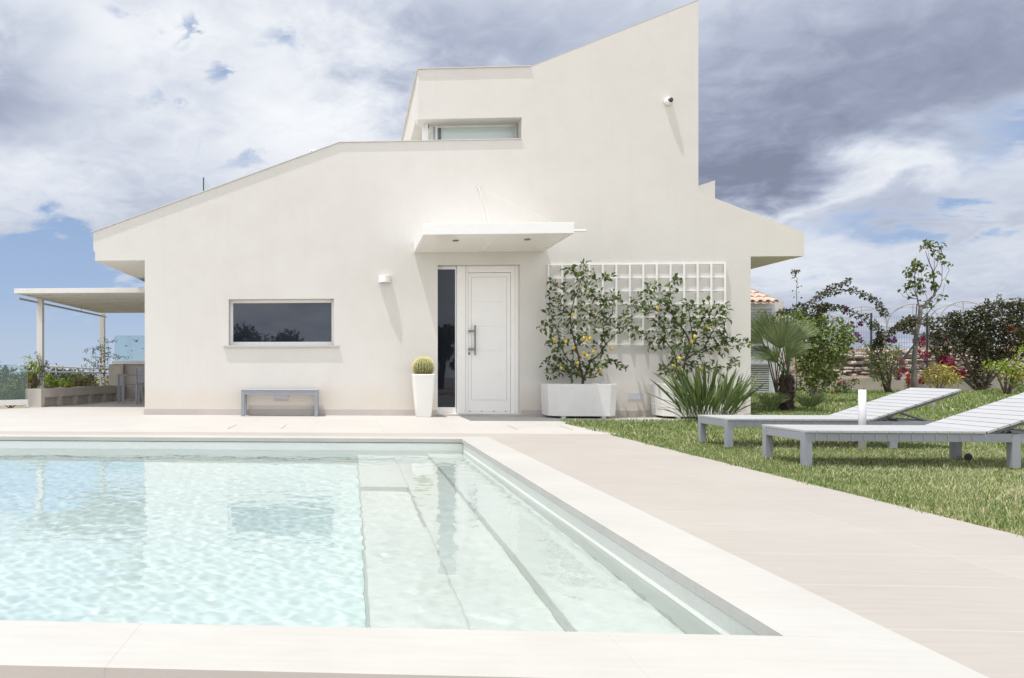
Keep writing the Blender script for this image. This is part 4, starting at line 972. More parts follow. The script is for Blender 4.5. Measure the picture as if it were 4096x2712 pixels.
T2c = [(1305,270,40),(1340,250,20),(1280,330,30),(1080,340,40),(1140,300,25),(1050,400,50),(960,430,40),(920,510,50),(1000,490,50),(1080,480,50),(1060,560,40),(1200,400,50),(1240,420,40),(1180,470,50),(1280,490,50),(1200,540,50),(1340,560,40),(1430,470,45),(1440,520,50),(1540,510,55),(1600,500,50),(1700,510,50),(1740,500,35),(1580,570,60),(1660,570,50),(1720,600,50),(1500,600,60),(1360,610,50),(1140,620,40),(1180,660,50),(1280,660,60),(1310,640,50),(1400,660,60),(1500,690,60),(1580,660,50),(1660,670,50),(1060,740,40),(1150,750,70),(1250,740,70),(1350,760,60),(1110,800,50),(1200,830,60),(1330,830,60),(1420,840,60),(1500,770,60),(1600,800,60),(1700,800,60),(1780,780,50),(1640,740,50),(1860,830,50),(1920,820,40),(1280,900,50),(1400,900,70),(1480,920,60),(1600,900,50),(1700,870,40),(1760,760,40),(1300,980,50),(1380,990,60),(1220,1040,45),(1280,1050,50),(1450,1020,50),(1560,1000,50),(1640,1040,40),(1820,980,30),(1790,1010,25),(1700,1050,25),(1340,1060,50)]
T2l = [(1156,508),(1634,672),(1480,755),(1450,800),(1337,1030),(1290,1010),(1580,660),(1345,945),(1545,1035)]
lemon_tree((1365,1205), T2b, T2c, T2l, 12.36, 'bushier lemon tree in the planter behind the sword-leaved clump')
# ---- sword-leaved clump
def blade(mb, base, az, lean, L, Wd, curve, stalk=.35, tw=0.0):
    n = 8; p = Vector(base); th = lean; st = L/n; sd0 = Vector((-math.sin(az+tw), math.cos(az+tw), 0)); prev = None; vs = []; fs = []
    for k in range(n+1):
        t = k/n; d = Vector((math.cos(az)*math.sin(th), math.sin(az)*math.sin(th), math.cos(th)))
        nn = sd0.cross(d).normalized()
        w_ = Wd*(.16 if t < stalk else .16+.84*math.sin(min(1, (t-stalk)/(1-stalk)+.06)*math.pi)**.8) if k < n else .002
        vs += [p+sd0*w_*.5+nn*w_*.18, p, p-sd0*w_*.5+nn*w_*.18]
        if k: a = (k-1)*3; fs += [(a, a+1, a+4, a+3), (a+1, a+2, a+5, a+4)]
        p = p+d*st; th += curve/n
    mb.add(vs, fs)
def sword_clump(u, v, lab, n, Lr, sp=.16, name='sword_leaf_clump'):
    x, y = onZ(u, v, .0); e = empty(name, (x, y, 0), label=lab, cat='plant'); m = MB(); P0 = len(m.v)
    for k in range(n):
        az = RN.uniform(0, 6.283); r = RN.random()**.5; out = k % 9 == 0; ln = RN.uniform(.02, .22)+r*.30+(.45 if out else 0); L = RN.uniform(*Lr)*(1.1-.3*r)
        blade(m, (x+math.cos(az)*sp*r*1.5, y+math.sin(az)*sp*r, -.02), az+RN.gauss(0, .75), ln, L, RN.uniform(.024,.05)*(.8 if out else 1), RN.uniform(-.1,.75) if not out else RN.uniform(.5, 1.1), RN.uniform(.3,.55), RN.uniform(-1.5, 1.5))
    o = W(e, m, 'foliage', M['sword']); tint(o, 27)
sword_clump(2835, 1692, 'dense clump of long dark green sword-shaped leaves beside the back lounger', 250, (.55, 1.08), .22)
# ---- palm
def fan(mb, hub, axis, nrm, Rr, spread, n, droop=.12, Wd=.017):
    axis = Vector(axis).normalized(); nrm = Vector(nrm); side = axis.cross(nrm).normalized(); nrm = side.cross(axis).normalized()
    for k in range(n):
        a = (k/(n-1)-.5)*spread; d = axis*math.cos(a)+side*math.sin(a); L = Rr*(1-.16*abs(a/spread*2)**2)*RN.uniform(.9,1.05); s_ = d.cross(nrm).normalized()
        p = Vector(hub); q1 = p+d*L*.5+nrm*.02; q2 = p+d*L*.85-Vector((0,0,droop*.25*L)); tip = p+d*L-Vector((0,0,droop*L))+rdir()*.02; e_ = nrm*Wd*.3
        mb.add([p+s_*.003, p-s_*.003, q1+s_*Wd*.5+e_, q1, q1-s_*Wd*.5+e_, q2+s_*Wd*.28+e_*.5, q2, q2-s_*Wd*.28+e_*.5, tip], [(0,3,2),(0,1,3),(1,4,3),(2,3,6,5),(3,4,7,6),(5,6,8),(6,7,8)])
def palm():
    cz = 12.9; b0 = cz_pt(3146, 1650, cz); b0.z = .05; top = cz_pt(3148, 1506, cz)
    e = empty('fan_palm', tuple(b0), label='small fan palm with shaggy dark trunk at the corner of the house', cat='palm')
    t = MB(); H = top.z-b0.z; prof = [(.105,0),(.11,.1),(.10,H*.4),(.105,H*.75),(.11,H*.95),(.08,H*1.04)]; t.lathe(prof, tuple(b0), 16)
    for k in range(230):
        a = RN.uniform(0, 6.283); z = RN.uniform(.02, H*1.0); r = .096; p = b0+Vector((math.cos(a)*r, math.sin(a)*r, z)); d = Vector((math.cos(a), math.sin(a), .9+RN.uniform(-.3,.5))).normalized(); s_ = Vector((-math.sin(a), math.cos(a), 0))*.016
        q = p+d*RN.uniform(.04,.075); t.add([p+s_, p-s_, q-s_*.6, q+s_*.6, q+d*.012+Vector((0,0,.005))], [(0,1,2,3),(3,2,4)])
    W(e, t, 'trunk', M['palm_bark'])
    lf = MB(); pt = MB(); q5 = lambda x, y: (2950+x/2.851, 1150+y/2.851)
    F_ = [((480,700),0,(0,-.25,1),(0,-1,-.3),.60,2.0,34), ((300,640),-.1,(-.85,-.2,.55),(-.5,-.8,.4),.50,1.1,22), ((640,640),.1,(.55,.2,.8),(-.5,-.8,.1),.52,1.3,24), ((520,620),.3,(.12,.4,.9),(0,-1,.2),.56,1.6,26),
          ((400,800),-.25,(-.95,-.2,.05),(0,-.5,.9),.40,.9,16), ((380,560),.2,(-.4,.2,.85),(0,-1,.2),.52,1.3,22), ((560,820),-.15,(.3,-.5,.8),(-.2,-.9,-.3),.40,1.3,20), ((450,860),-.1,(-.5,-.3,.6),(0,-1,-.2),.36,1.2,16), ((440,780),.3,(-.8,.5,.5),(0,-.6,.8),.45,1.1,18), ((600,740),.35,(.8,.4,.5),(-.4,-.6,.7),.45,1.2,18)]
    for (hx_, hy_), dz, ax, nr, R_, sp_, n in F_:
        hub = cz_pt(*q5(hx_, hy_), cz, dz); fan(lf, hub, ax, nr, R_*1.15, sp_, int(n*1.2)); pt.tube([top+Vector((RN.uniform(-.05,.05), RN.uniform(-.05,.05), -.03)), (top+hub)/2+Vector((0,0,.04)), hub+Vector(ax).normalized()*.02], [.012,.008,.006], 5)
    o = W(e, lf, 'frond', M['palm']); tint(o, 9); W(e, pt, 'stalk', M['palm'])
    for u_, v_, s_, lab in ((3080, 1652, .42, 'small fan palm sucker left of the palm trunk'), (3235, 1640, .40, 'small fan palm sucker right of the palm trunk')):
        c = cz_pt(u_, v_, cz-.1); c.z = .05; e2 = empty('palm_sucker', tuple(c), label=lab, cat='palm', group='palm suckers'); m = MB()
        for k in range(9):
            az = k*.8; ax = Vector((math.cos(az)*.6, math.sin(az)*.6, .8)).normalized(); fan(m, c+ax*s_*.25, ax, Vector((-ax.x*.5, -ax.y*.5-.3, .6)), s_*.85, 1.3, 12, .1, .012)
        tint(W(e2, m, 'foliage', M['palm']), 9)
palm()
# ---- generic shrubs described by patches in the photo
def shrub(name, lab, cat, cz, blobs, L, Wd, lm, base=None, stems=4, dens=1.0, group=None, depth=.9, up=.15, bark='bark', droop=.3, extra=(), stemr=.014):
    """blobs: (u, v, radius_px[, count factor])"""
    k = cz/FPX; us = [b_[0] for b_ in blobs]; c0 = base or (sum(us)/len(us), max(b_[1]+b_[2] for b_ in blobs)); B0 = cz_pt(c0[0], c0[1], cz)
    e = empty(name, tuple(B0), label=lab, cat=cat); 
    if group: e['group'] = group
    lf, wd = MB(), MB(); A_l = L*Wd
    for bi, bb in enumerate(blobs):
        u, v, r = bb[:3]; f_ = bb[3] if len(bb) > 3 else 1; rw = r*k; c = cz_pt(u, v, cz, RN.uniform(-.5,.5)*depth*rw)
        n = int(max(5, dens*f_*3.6*math.pi*rw*rw/A_l)); cloud(lf, c, rw, n, L, Wd, up, depth, droop)
        if bi % max(1, len(blobs)//max(1, stems)) == 0 and stems: branch(wd, [B0+Vector((RN.uniform(-.05,.05), RN.uniform(-.05,.05), -.03)), B0.lerp(c, .5)+Vector((0,0,.03)), c], stemr, .004, .012, 6, 3)
    finish(e, lf, wd, M[lm], M[bark], 'foliage', 'stem')
    for nm, mt_, spots, fl, fw, cnt in extra:
        for u, v, r in spots:
            m = MB(); cloud(m, cz_pt(u, v, cz, -r*k*.7), r*k*1.1, int(cnt*1.35*RN.uniform(.8,1.2)), fl, fw, .1, .8, .2)
            o = W(e, m, nm, M[mt_])
            if mt_ != 'whitefl': tint(o, 8)
    return e
def z6(x, y): return (2900+x/1.96, 900+y/1.96)
def B6(lst): return [(*z6(b_[0], b_[1]), b_[2]/1.96, *b_[3:]) for b_ in lst]
shrub('hibiscus_bush', 'large leafy hibiscus bush with pale flowers behind the fan palm', 'bush', 15.6,
      B6([(640,800,90),(720,830,90),(800,800,70),(880,800,70),(960,850,60),(700,900,110),(800,920,110),(900,900,90),(980,910,60),(640,980,100),(740,1010,120),(850,1010,110),(930,960,70),(600,1080,80),(700,1110,120),(800,1110,120),(880,1090,60),(640,1180,80),(740,1200,100),(820,1200,60),(700,1270,70),(620,1260,50),(760,740,50),(600,880,70),(580,1000,50)]), .075, .055, 'bush_leaf', base=z6(700,1400), stems=9, dens=.8, bark='bark_pale', stemr=.02,
      extra=[('flower', 'whitefl', [(*z6(790,885), 9), (*z6(865,960), 7)], .05, .05, 14), ('flower', 'purple', [(*z6(855,1185), 9), (*z6(810,1240), 6)], .05, .04, 25)])
shrub('citrus_bush', 'loose citrus bush in front of the louvred shed', 'bush', 16.5, B6([(285,680,25),(310,710,30),(250,760,35),(300,780,50),(370,770,40),(420,760,50),(280,850,45),(350,850,50),(420,830,50),(460,780,40),(500,740,50),(560,720,50),(590,700,40),(550,780,50)]), .07, .035, 'citrus_leaf', base=z6(400,1300), stems=5, dens=.6)
# small garden tree, roses, croton, lime shrub
shrub('citrus_sapling', 'small leaning citrus sapling with sparse leaves before the low wall', 'tree', 19.5, B6([(1255,930,35),(1300,930,30),(1190,960,40),(1130,990,35),(1180,1030,50),(1250,1020,60),(1320,1010,55),(1150,1080,50),(1230,1100,60),(1310,1090,60),(1200,1160,60),(1280,1160,60),(1230,1220,40),(1170,1200,35),(1080,950,25),(1120,930,20),(1360,960,25),(1340,1150,30)]), .075, .04, 'citrus_leaf', base=z6(1285,1300), stems=6, dens=.5, stemr=.03)
shrub('rose_bush', 'low rose bush with a few red roses by the low wall', 'bush', 19.0, B6([(870,1270,30),(900,1240,35),(950,1250,40),(1000,1225,30),(1040,1225,20),(900,1290,35),(960,1285,30),(850,1310,20)]), .055, .035, 'lemon_leaf', base=z6(920,1330), stems=4, dens=.7, extra=[('flower', 'redfl', [(*z6(890,1243), 4.5), (*z6(1003,1218), 4), (*z6(840,1310), 4)], .03, .03, 30), ('flower', 'magenta', [(*z6(940,1237), 6)], .03, .03, 25)])
shrub('geranium', 'red flowering geranium left of the young tree trunk', 'plant', 19.8, B6([(1435,1200,18),(1440,1230,20),(1450,1265,25),(1420,1270,18)]), .06, .04, 'lemon_leaf', base=z6(1440,1310), stems=3, dens=.5, extra=[('flower', 'redfl', [(*z6(1437,1180), 5), (*z6(1436,1208), 6), (*z6(1442,1238), 9)], .035, .035, 45)])
shrub('croton_shrub', 'yellow leaved croton shrub right of the young tree', 'bush', 19.6, B6([(1620,1140,40),(1680,1130,50),(1740,1150,50),(1600,1190,40),(1660,1190,60),(1730,1200,60),(1790,1210,50),(1640,1230,40),(1700,1240,40),(1820,1190,25),(1570,1170,20)]), .15, .032, 'croton', base=z6(1680,1310), stems=5, dens=.8, bark='bark_pale', droop=.8)
shrub('lime_shrub', 'bright lime green shrub in front of the dark bougainvillea', 'bush', 18.6, B6([(2080,1110,45),(2120,1140,40),(2200,1110,50),(2250,1130,60),(2210,1180,60),(2290,1180,60),(2330,1240,40),(2260,1230,50),(2180,1160,40),(2060,1130,25),(2320,1110,35),(2270,1040,20),(2310,980,30),(2340,980,25)]), .11, .045, 'lime_leaf', base=z6(2205,1310), stems=6, dens=.55, up=.5, stemr=.028)
shrub('ground_shrub', 'low green shrub at the foot of the low wall on the right', 'bush', 18.9, B6([(2060,1320,30),(2110,1310,30),(2160,1305,25),(2030,1330,18),(2280,1270,35),(2330,1280,35)]), .05, .03, 'citrus_leaf', stems=2, dens=.7)
shrub('ground_shrub', 'small weeds at the foot of the low wall behind the pipe post', 'plant', 19.6, B6([(1110,1330,18),(1090,1300,14),(1130,1345,12)]), .05, .03, 'citrus_leaf', stems=2, dens=.7)
shrub('bougainvillea', 'huge dark leaved bougainvillea mound with magenta and red flowers at the right edge', 'bush', 21.0,
      B6([(1700,760,45),(1760,740,50),(1830,760,60),(1800,700,25),(1900,730,60),(1980,690,60),(2060,680,60),(2060,620,35),(2140,640,45),(2150,560,18),(2130,600,20),(2220,660,60),(2290,650,60),(2340,680,60),(2280,590,20),(2400,640,80),(1640,830,40),(1700,850,55),(1780,820,60),(1860,820,70),(1940,780,70),(2020,760,70),(2120,740,80),(2220,760,80),(2320,770,80),(1660,920,50),(1720,900,50),(1780,960,60),(1880,900,60),(1950,860,70),(2050,850,80),(2150,850,80),(2250,870,90),(2340,870,90),(1640,1000,45),(1700,1010,50),(1850,970,60),(1950,950,70),(2020,940,80),(2100,960,80),(2220,980,80),(2320,980,80),(2420,850,100),(1990,1040,70),(2060,1060,60),(2130,1030,60),(1960,1130,60),(2000,1190,60),(1960,1240,60),(2010,1260,50),(1930,1190,40),(1620,790,30),(1470,750,45,.7),(1420,780,40,.7),(1440,820,45,.7),(1380,780,25,.7),(1580,770,35,.7)]), .10, .06, 'boug_leaf', base=z6(2010,1310), stems=9, dens=1.25, stemr=.04,
      extra=[('flower', 'magenta', [(*z6(1740,1075), 24),(*z6(1700,1060), 14),(*z6(1770,1100), 12),(*z6(1850,1165), 14),(*z6(1810,1160), 12),(*z6(1550,1220), 10)], .055, .045, 200), ('flower', 'magenta', [(*z6(1380,1070), 14),(*z6(1340,1150), 18),(*z6(1400,1140), 10),(*z6(1510,1000), 13),(*z6(1570,1020), 16),(*z6(1500,910), 11),(*z6(1540,930), 11),(*z6(1720,890), 6),(*z6(1550,890), 7)], .05, .04, 70),
             ('flower', 'redfl', [(*z6(2240,830), 18),(*z6(2200,930), 20),(*z6(2260,940), 18),(*z6(2210,980), 14),(*z6(2300,1200), 18),(*z6(2330,1160), 16),(*z6(2160,820), 10)], .06, .04, 42), ('flower', 'purple', [(*z6(1360,1180), 8),(*z6(1355,1200), 7)], .05, .04, 40)])
# arching bougainvillea canes
def arches():
    cz = 19.2; e = empty('bougainvillea', tuple(cz_pt(3180, 1560, cz)), label='bougainvillea with long leafy canes arching over to the fence', cat='bush'); wd, lf = MB(), MB()
    base = z6(560,1300)
    canes = [(1.0, [base,(*z6(560,900),),(*z6(640,640),),(*z6(740,545),),(*z6(880,515),),(*z6(1020,505),),(*z6(1120,555),),(*z6(1200,600),),(*z6(1255,690),)]), (.9, [(*z6(740,545),),(*z6(830,490),),(*z6(920,450),),(*z6(985,428),)]),
             (.9, [(*z6(560,900),),(*z6(700,720),),(*z6(780,640),),(*z6(900,640),),(*z6(960,665),),(*z6(1080,710),),(*z6(1160,770),),(*z6(1210,810),)]), (.16, [(*z6(560,660),),(*z6(560,520),),(*z6(565,420),),(*z6(552,362),)]),
             (1, [(*z6(640,760),),(*z6(560,680),),(*z6(480,670),),(*z6(400,690),)]), (1, [(*z6(700,900),),(*z6(680,800),),(*z6(740,700),),(*z6(800,620),)]), (.8, [(*z6(1210,1050),),(*z6(1180,940),),(*z6(1220,870),),(*z6(1300,870),)]),
             (1, [(*z6(1230,950),),(*z6(1210,860),),(*z6(1310,830),),(*z6(1380,770),),(*z6(1500,740),)]), (.9, [(*z6(900,900),),(*z6(930,800),),(*z6(1000,770),)])]
    for f_, pts in canes:
        P3 = [cz_pt(p[0], p[1], cz, RN.uniform(-.15,.15)) for p in pts]; Q = branch(wd, P3, .014 if f_ > .2 else .008, .004, .015, 5, 5)
        for q in Q[(6 if pts[0] == base else 0):]: cloud(lf, q-Vector((0,0,.03)), .085, int(12*f_), .075, .05, -.2)
    for x, y, r in ((600,640,40),(560,660,35),(640,700,60),(720,700,60),(600,740,60),(680,780,70),(760,760,40),(520,690,40),(760,640,40),(720,640,35),(820,650,30),(553,365,18),(1200,900,25),(1215,860,25),(1190,930,30),(1170,800,25),(1240,680,20),(1440,750,45),(1480,770,40),(1430,815,40),(1380,790,30),(1590,760,40),(1330,820,25)):
        c = cz_pt(*z6(x, y), cz); cloud(lf, c, r/1.96*cz/FPX, int(r*1.1), .085, .055, -.1)
    finish(e, lf, wd, M['boug_leaf'], M['bark'], 'foliage', 'cane')
    for x, y, r in ((1035,860,16),(1060,905,16),(1060,775,12),(950,660,8),(1285,905,14),(1330,905,10)): m = MB(); cloud(m, cz_pt(*z6(x, y), cz-.1), r/1.96*cz/FPX, 50, .055, .045); tint(W(e, m, 'flower', M['purple']), 8)
arches()
# ---- young tree
def young_tree():
    cz = 19.4; zt = lambda x, y: (3450+x/3.666, 900+y/3.666); e = empty('young_tree', tuple(cz_pt(3655, 1560, cz)), label='young pale barked tree with sparse leaves and dark support stakes', cat='tree')
    wd, lf = MB(), MB()
    T = lambda pts, r0, r1, s_=3: branch(wd, [cz_pt(*p, cz, (RN.uniform(-.12,.12) if i_ > 1 else 0)) for i_, p in enumerate(pts)], r0, r1, .006, 7, s_)
    T([(3655,1565),(3657,1480),(3662,1380),(3668,1320),zt(830,1420),zt(850,1230),zt(870,1190)], .062, .045)
    T([zt(850,1260),zt(815,1130),zt(800,1050),zt(770,900),zt(765,700),zt(765,570)], .02, .006); T([zt(870,1220),zt(960,1130),zt(1050,1030),zt(1075,950),zt(1045,850),zt(1045,690),zt(980,560),zt(925,380)], .04, .006)
    T([zt(1045,700),zt(1055,560),zt(1050,400)], .008, .004); T([zt(1040,690),zt(1100,560),zt(1120,480),zt(1130,290)], .008, .004); T([zt(1080,980),zt(1140,900),zt(1165,820),zt(1170,620),zt(1135,500)], .012, .005); T([zt(1165,820),zt(1240,740),zt(1270,660),zt(1245,590)], .007, .004)
    T([zt(990,570),zt(970,460),zt(970,370)], .006, .003); T([zt(800,1080),zt(740,1085),zt(600,1050),zt(535,970)], .009, .003); T([zt(770,1080),zt(680,1050),zt(630,960),zt(625,930)], .007, .003); T([zt(800,1060),zt(745,930),zt(720,820),zt(665,700)], .009, .003)
    T([zt(810,1000),zt(820,850),zt(825,680)], .008, .003); T([zt(850,1250),zt(900,1180),zt(950,1080),zt(900,960)], .010, .004); T([zt(880,1000),zt(890,850),zt(865,740)], .006, .003)
    T([zt(850,1400),zt(950,1300),zt(1040,1180),zt(1150,1100),zt(1170,1050)], .015, .004); T([zt(1050,1090),zt(1180,1000),zt(1205,860)], .008, .003); T([zt(870,1360),zt(1000,1330),zt(1080,1240)], .010, .004); T([zt(850,1280),zt(940,1330),zt(960,1160),zt(1090,1130)], .007, .003); T([zt(865,740),zt(870,640)], .004,.003)
    for x, y, r, n in ((890,280,35,16),(940,270,35,18),(990,270,35,18),(1010,290,20,8),(870,345,15,6),(910,365,25,8),(970,355,20,8),(1000,320,15,6),(1080,320,18,7),(1110,320,15,5),(1130,265,15,5),(1190,278,25,7),(1105,370,14,5),(1045,390,14,4),(1055,370,12,4),(1110,430,25,8),(1160,460,28,12),(1135,480,25,10),(1095,500,18,6),(1080,515,12,4),(1225,570,30,9),(1300,572,20,7),(1240,560,20,6),(1240,810,25,8),(1080,690,15,5),(1075,735,20,8),(1010,715,18,6),(990,750,15,5),(985,795,20,7),(1070,840,10,3),(1035,880,18,6),(1065,915,38,22),(1100,910,20,8),(770,550,25,12),(800,570,30,14),(780,610,30,12),(830,590,30,12),(880,610,35,14),(920,610,28,12),(730,610,18,8),(830,650,22,8),(650,680,30,14),(700,690,35,16),(735,700,25,10),(705,740,35,16),(675,760,22,8),(690,800,25,8),(740,790,18,6),(925,760,18,6),(870,770,22,8),(900,800,20,6),(860,820,18,6),(910,820,14,4),(680,845,22,8),(740,880,25,10),(700,900,30,12),(700,930,28,12),(775,860,25,8),(820,865,35,16),(850,880,22,8),(635,905,22,8),(585,960,20,8),(880,935,28,12),(850,980,32,14),(875,995,18,6),(720,1050,15,5),(975,850,12,4),(875,1130,20,5),(1050,1150,30,8),(945,1205,22,8),(1165,1070,25,9),(1165,1040,18,6),(990,1170,18,5)):
        cloud(lf, cz_pt(*zt(x, y), cz, RN.uniform(-.1,.1)), r/3.666*cz/FPX, max(3, int(n*.55)), .11, .075, -.25, 1.0, .5)
    finish(e, lf, wd, M['tree_leaf'], simple('young_bark', (.19,.17,.15), .85, var=.35, vs=9, bmp=.8), 'crown', 'trunk')
    for a, b, r, lab in (((3560,1500),(3697,1331),.022,'slanting dark wooden stake propping the young tree'), ((3641,1560),(3668,1215),.012,'thin upright stake tied along the young tree trunk')):
        p, q = cz_pt(*a, cz-.25), cz_pt(*b, cz-.12); m = MB().tube([p, q], r, 8); o = m.build('tree_stake', M['stake'], origin=tuple(p)); tag(o, lab, 'stake')
M['stake'] = simple('painted_stake', (.05,.06,.07), .6, var=.3)
young_tree()
# ================================================================== BACK OF THE GARDEN
def back_garden():
    M['low_wall'] = simple('low_wall_render', (.44,.40,.35), .9, var=.14, vs=1.5, bmp=.4)
    cz = 21.6; a = cz_pt(3150, 1573, cz); b = cz_pt(4700, 1573, cz-1.0); d = (b-a).normalized(); d.z = 0; n_ = Vector((-d.y, d.x, 0)); L = (b-a).length; c = (a+b)/2
    zt = .75-(1511-1484)/3000*21.2
    o = MB().obox((c.x, c.y, zt/2), d, n_, (0,0,1), L/2, .09, zt/2).build('low_wall', M['low_wall'], bevel=.008, origin=(c.x, c.y, 0)); tag(o, 'low rendered retaining wall along the back of the lawn', 'wall')
    # earth bank between the low wall and the stones
    m, gm, bb = mat('bank_earth', (.30,.22,.16), .95); f, _ = gm.noise(pos(gm), 9, 6, .75); gm.put(bb.inputs['Base Color'], gm.ramp(f, [(.35, (.13,.09,.06)), (.5, (.27,.20,.15)), (.68, (.46,.37,.29))])); bump(gm, bb, f, 1, .08)
    e0, e1 = a-d*1, b+d*2; mb = MB(); nx_, ny_ = 160, 14
    for j in range(ny_+1):
        for i_ in range(nx_+1):
            t = i_/nx_; s_ = j/ny_; p = e0.lerp(e1, t)+n_*(.1+s_*3.0); rub = min(1, max(0, (3.2-(p-e0).length)/1.2)); h1 = zt-.06+(.66-zt)*min(1, s_/.4)+.8*min(1, max(0, (s_-.5)/.06)); h2 = zt-.06+(1.46-zt)*min(1, max(0, (s_-.12)/.4)); h = h1*(1-rub)+h2*rub
            q = noise.fractal(Vector((p.x*1.7, p.y*1.7, 0)), 1, 2, 4)*.12; mb.v.append((p.x, p.y, h+q))
    mb.f = [(j*(nx_+1)+i_, j*(nx_+1)+i_+1, (j+1)*(nx_+1)+i_+1, (j+1)*(nx_+1)+i_) for j in range(ny_) for i_ in range(nx_)]
    tag(mb.build('earth_bank', m, smooth=True), kind='structure')
    # dry stone wall: courses of rough stones
    M['rubble'] = simple('rubble_stone', (.52,.45,.38), .92, var=.18, vs=2.3, bmp=.8, bs=30)
    sw = MB(); cz2 = 22.9; a2 = cz_pt(3330, 1484, cz2); b2 = cz_pt(4500, 1484, cz2-.7); d2 = (b2-a2); L2 = d2.length; d2.normalize(); n2 = Vector((-d2.y, d2.x, 0)); rnd = random.Random(5)
    z = .58
    while z < 1.42:
        h = rnd.uniform(.06, .12); x = rnd.uniform(-.1, 0)
        while x < L2:
            w_ = rnd.uniform(.09, .36); ztop = 1.38+.06*math.sin(x*2.1)
            if z < ztop and not (x < 1.4 and rnd.random() < .45) :
                c_ = a2+d2*(x+w_/2)+n2*(rnd.uniform(-.03,.05)+(z-.5)*.15); c_.z = z+h/2+rnd.uniform(-.03,.03)
                # squashed, jittered block with rounded edges
                vs = []; N_ = 8
                for lv, sc2 in ((-1,.72),(-.45,1.0),(.4,1.0),(1,.68)):
                    for k in range(N_):
                        an = 2*math.pi*k/N_+.39; q = 1/max(abs(math.cos(an)), abs(math.sin(an)))**.75
                        vs.append(c_+d2*(math.cos(an)*q*w_*.47*sc2*rnd.uniform(.86,1.08))+n2*(math.sin(an)*q*.11*sc2*rnd.uniform(.8,1.15))+Vector((0,0,lv*h*.48*rnd.uniform(.8,1.1))))
                fs = [(lv*N_+k, lv*N_+(k+1) % N_, (lv+1)*N_+(k+1) % N_, (lv+1)*N_+k) for lv in range(3) for k in range(N_)]+[tuple(range(N_))[::-1], tuple(range(3*N_, 4*N_))]
                sw.add(vs, fs)
            x += w_*.96
        z += h*.92
    tag(sw.build('dry_stone_wall', M['rubble']), 'tumbledown dry stone wall holding the field behind the garden', 'wall')
    # wire fence
    fe = empty('wire_fence', tuple(cz_pt(3600, 1500, 22.2)), label='green-grey wire mesh fence with dark posts behind the low wall', cat='fence')
    M['wire'] = simple('fence_wire', (.22,.24,.26), .5, .5); czf = 22.2; zb = .55; ztp = .75+(1484-1268)/3000*czf
    for u in (3150, 3485, 3708, 3960, 4230):
        p = cz_pt(u, 1484, czf); W(fe, MB().box(p.x-.02, p.x+.02, p.y-.02, p.y+.02, .3, ztp+.12), 'post', M['stake'])
    ms = MB(); p0, p1 = cz_pt(3060, 1484, czf), cz_pt(4500, 1484, czf); Lf = (p1-p0).length; df_ = (p1-p0).normalized(); nf = Vector((-df_.y, df_.x, 0)); k = 0; x = 0
    while x < Lf: ms.obox(p0+df_*x+Vector((0,0,(zb+ztp)/2-.75)), df_, nf, (0,0,1), .0022, .0022, (ztp-zb)/2); x += .075
    z = zb
    while z <= ztp+.01: ms.obox(p0+df_*Lf/2+Vector((0,0,z-.75)), df_, nf, (0,0,1), Lf/2, .0022, .0024); z += .15
    W(fe, ms, 'mesh', M['wire'])
    # greenhouse frames
    gh = empty('greenhouse_frame', tuple(cz_pt(3700, 1395, 80)), label='bare greenhouse hoop frame of pale steel tubes in the field beyond the fence', cat='greenhouse'); M['gh'] = simple('galvanised_tube', (.33,.32,.31), .6)
    foot = [(3140,1321,97),(3344,1312,94),(3550,1303,90.5),(3757,1293,87),(3951,1284,84),(4160,1276,81),(4380,1268,78)]; peaks = [(3240,1236),(3453,1227),(3650,1216),(3859,1206),(4058,1191),(4270,1182)]
    G = [cz_pt(*f_) for f_ in foot]; bdir = Vector((-.25, 1, 0)).normalized()
    for back in range(3):
        off = bdir*back*12
        for i_, (g0, g1_) in enumerate(zip(G, G[1:])):
            pk = cz_pt(peaks[i_][0], peaks[i_][1], (foot[i_][2]+foot[i_+1][2])/2); pts = []
            rise = pk.z-(g0.z+g1_.z)/2
            for k in range(17):
                t = k/16; q = g0.lerp(g1_, .5-.5*math.cos(math.pi*t)); q.z = g0.z+(g1_.z-g0.z)*t+rise*math.sin(math.pi*t)**.9; pts.append(q+off)
            W(gh, MB().tube(pts, .05 if back == 0 else .04, 6), 'hoop', M['gh'])
            if back == 0:
                for fr_ in (.5,): q = g0.lerp(g1_, fr_); W(gh, MB().tube([Vector((q.x, q.y, q.z)), Vector((q.x, q.y, pk.z))], .045, 5), 'strut', M['gh'])
        for q in G: W(gh, MB().tube([q+off, Vector((q.x, q.y, 2.2))+off], .05 if back == 0 else .04, 6), 'post', M['gh'])
        W(gh, MB().tube([q+off for q in G], .028, 5), 'cross_tube', M['gh'])
        if back < 1:
            W(gh, MB().tube([q+off-Vector((0,0,.9)) for q in G], .028, 5), 'cross_tube', M['gh']); W(gh, MB().tube([q+Vector((0,0,2.1)) for q in G], .03, 5), 'cross_tube', M['gh'])
            W(gh, MB().tube([q+Vector((0,0,1.2)) for q in G], .028, 5), 'cross_tube', M['gh'])
    # low far hut behind the bougainvillea
    p = cz_pt(3760, 1400, 40); q = cz_pt(3960, 1400, 40); zt_ = .75+(1484-1330)/3000*40
    hu = empty('far_shed', tuple(p), label='dark grey low shed half hidden behind the bougainvillea', cat='shed')
    W(hu, MB().box(p.x, q.x, p.y, p.y+1.2, 1.0, zt_-.1), 'wall', simple('shed_grey', (.20,.19,.18), .8, var=.15)); W(hu, MB().box(p.x-.15, q.x+.1, p.y-.15, p.y+1.3, zt_-.1, zt_), 'roof', simple('shed_roof', (.13,.13,.14), .6))
back_garden()
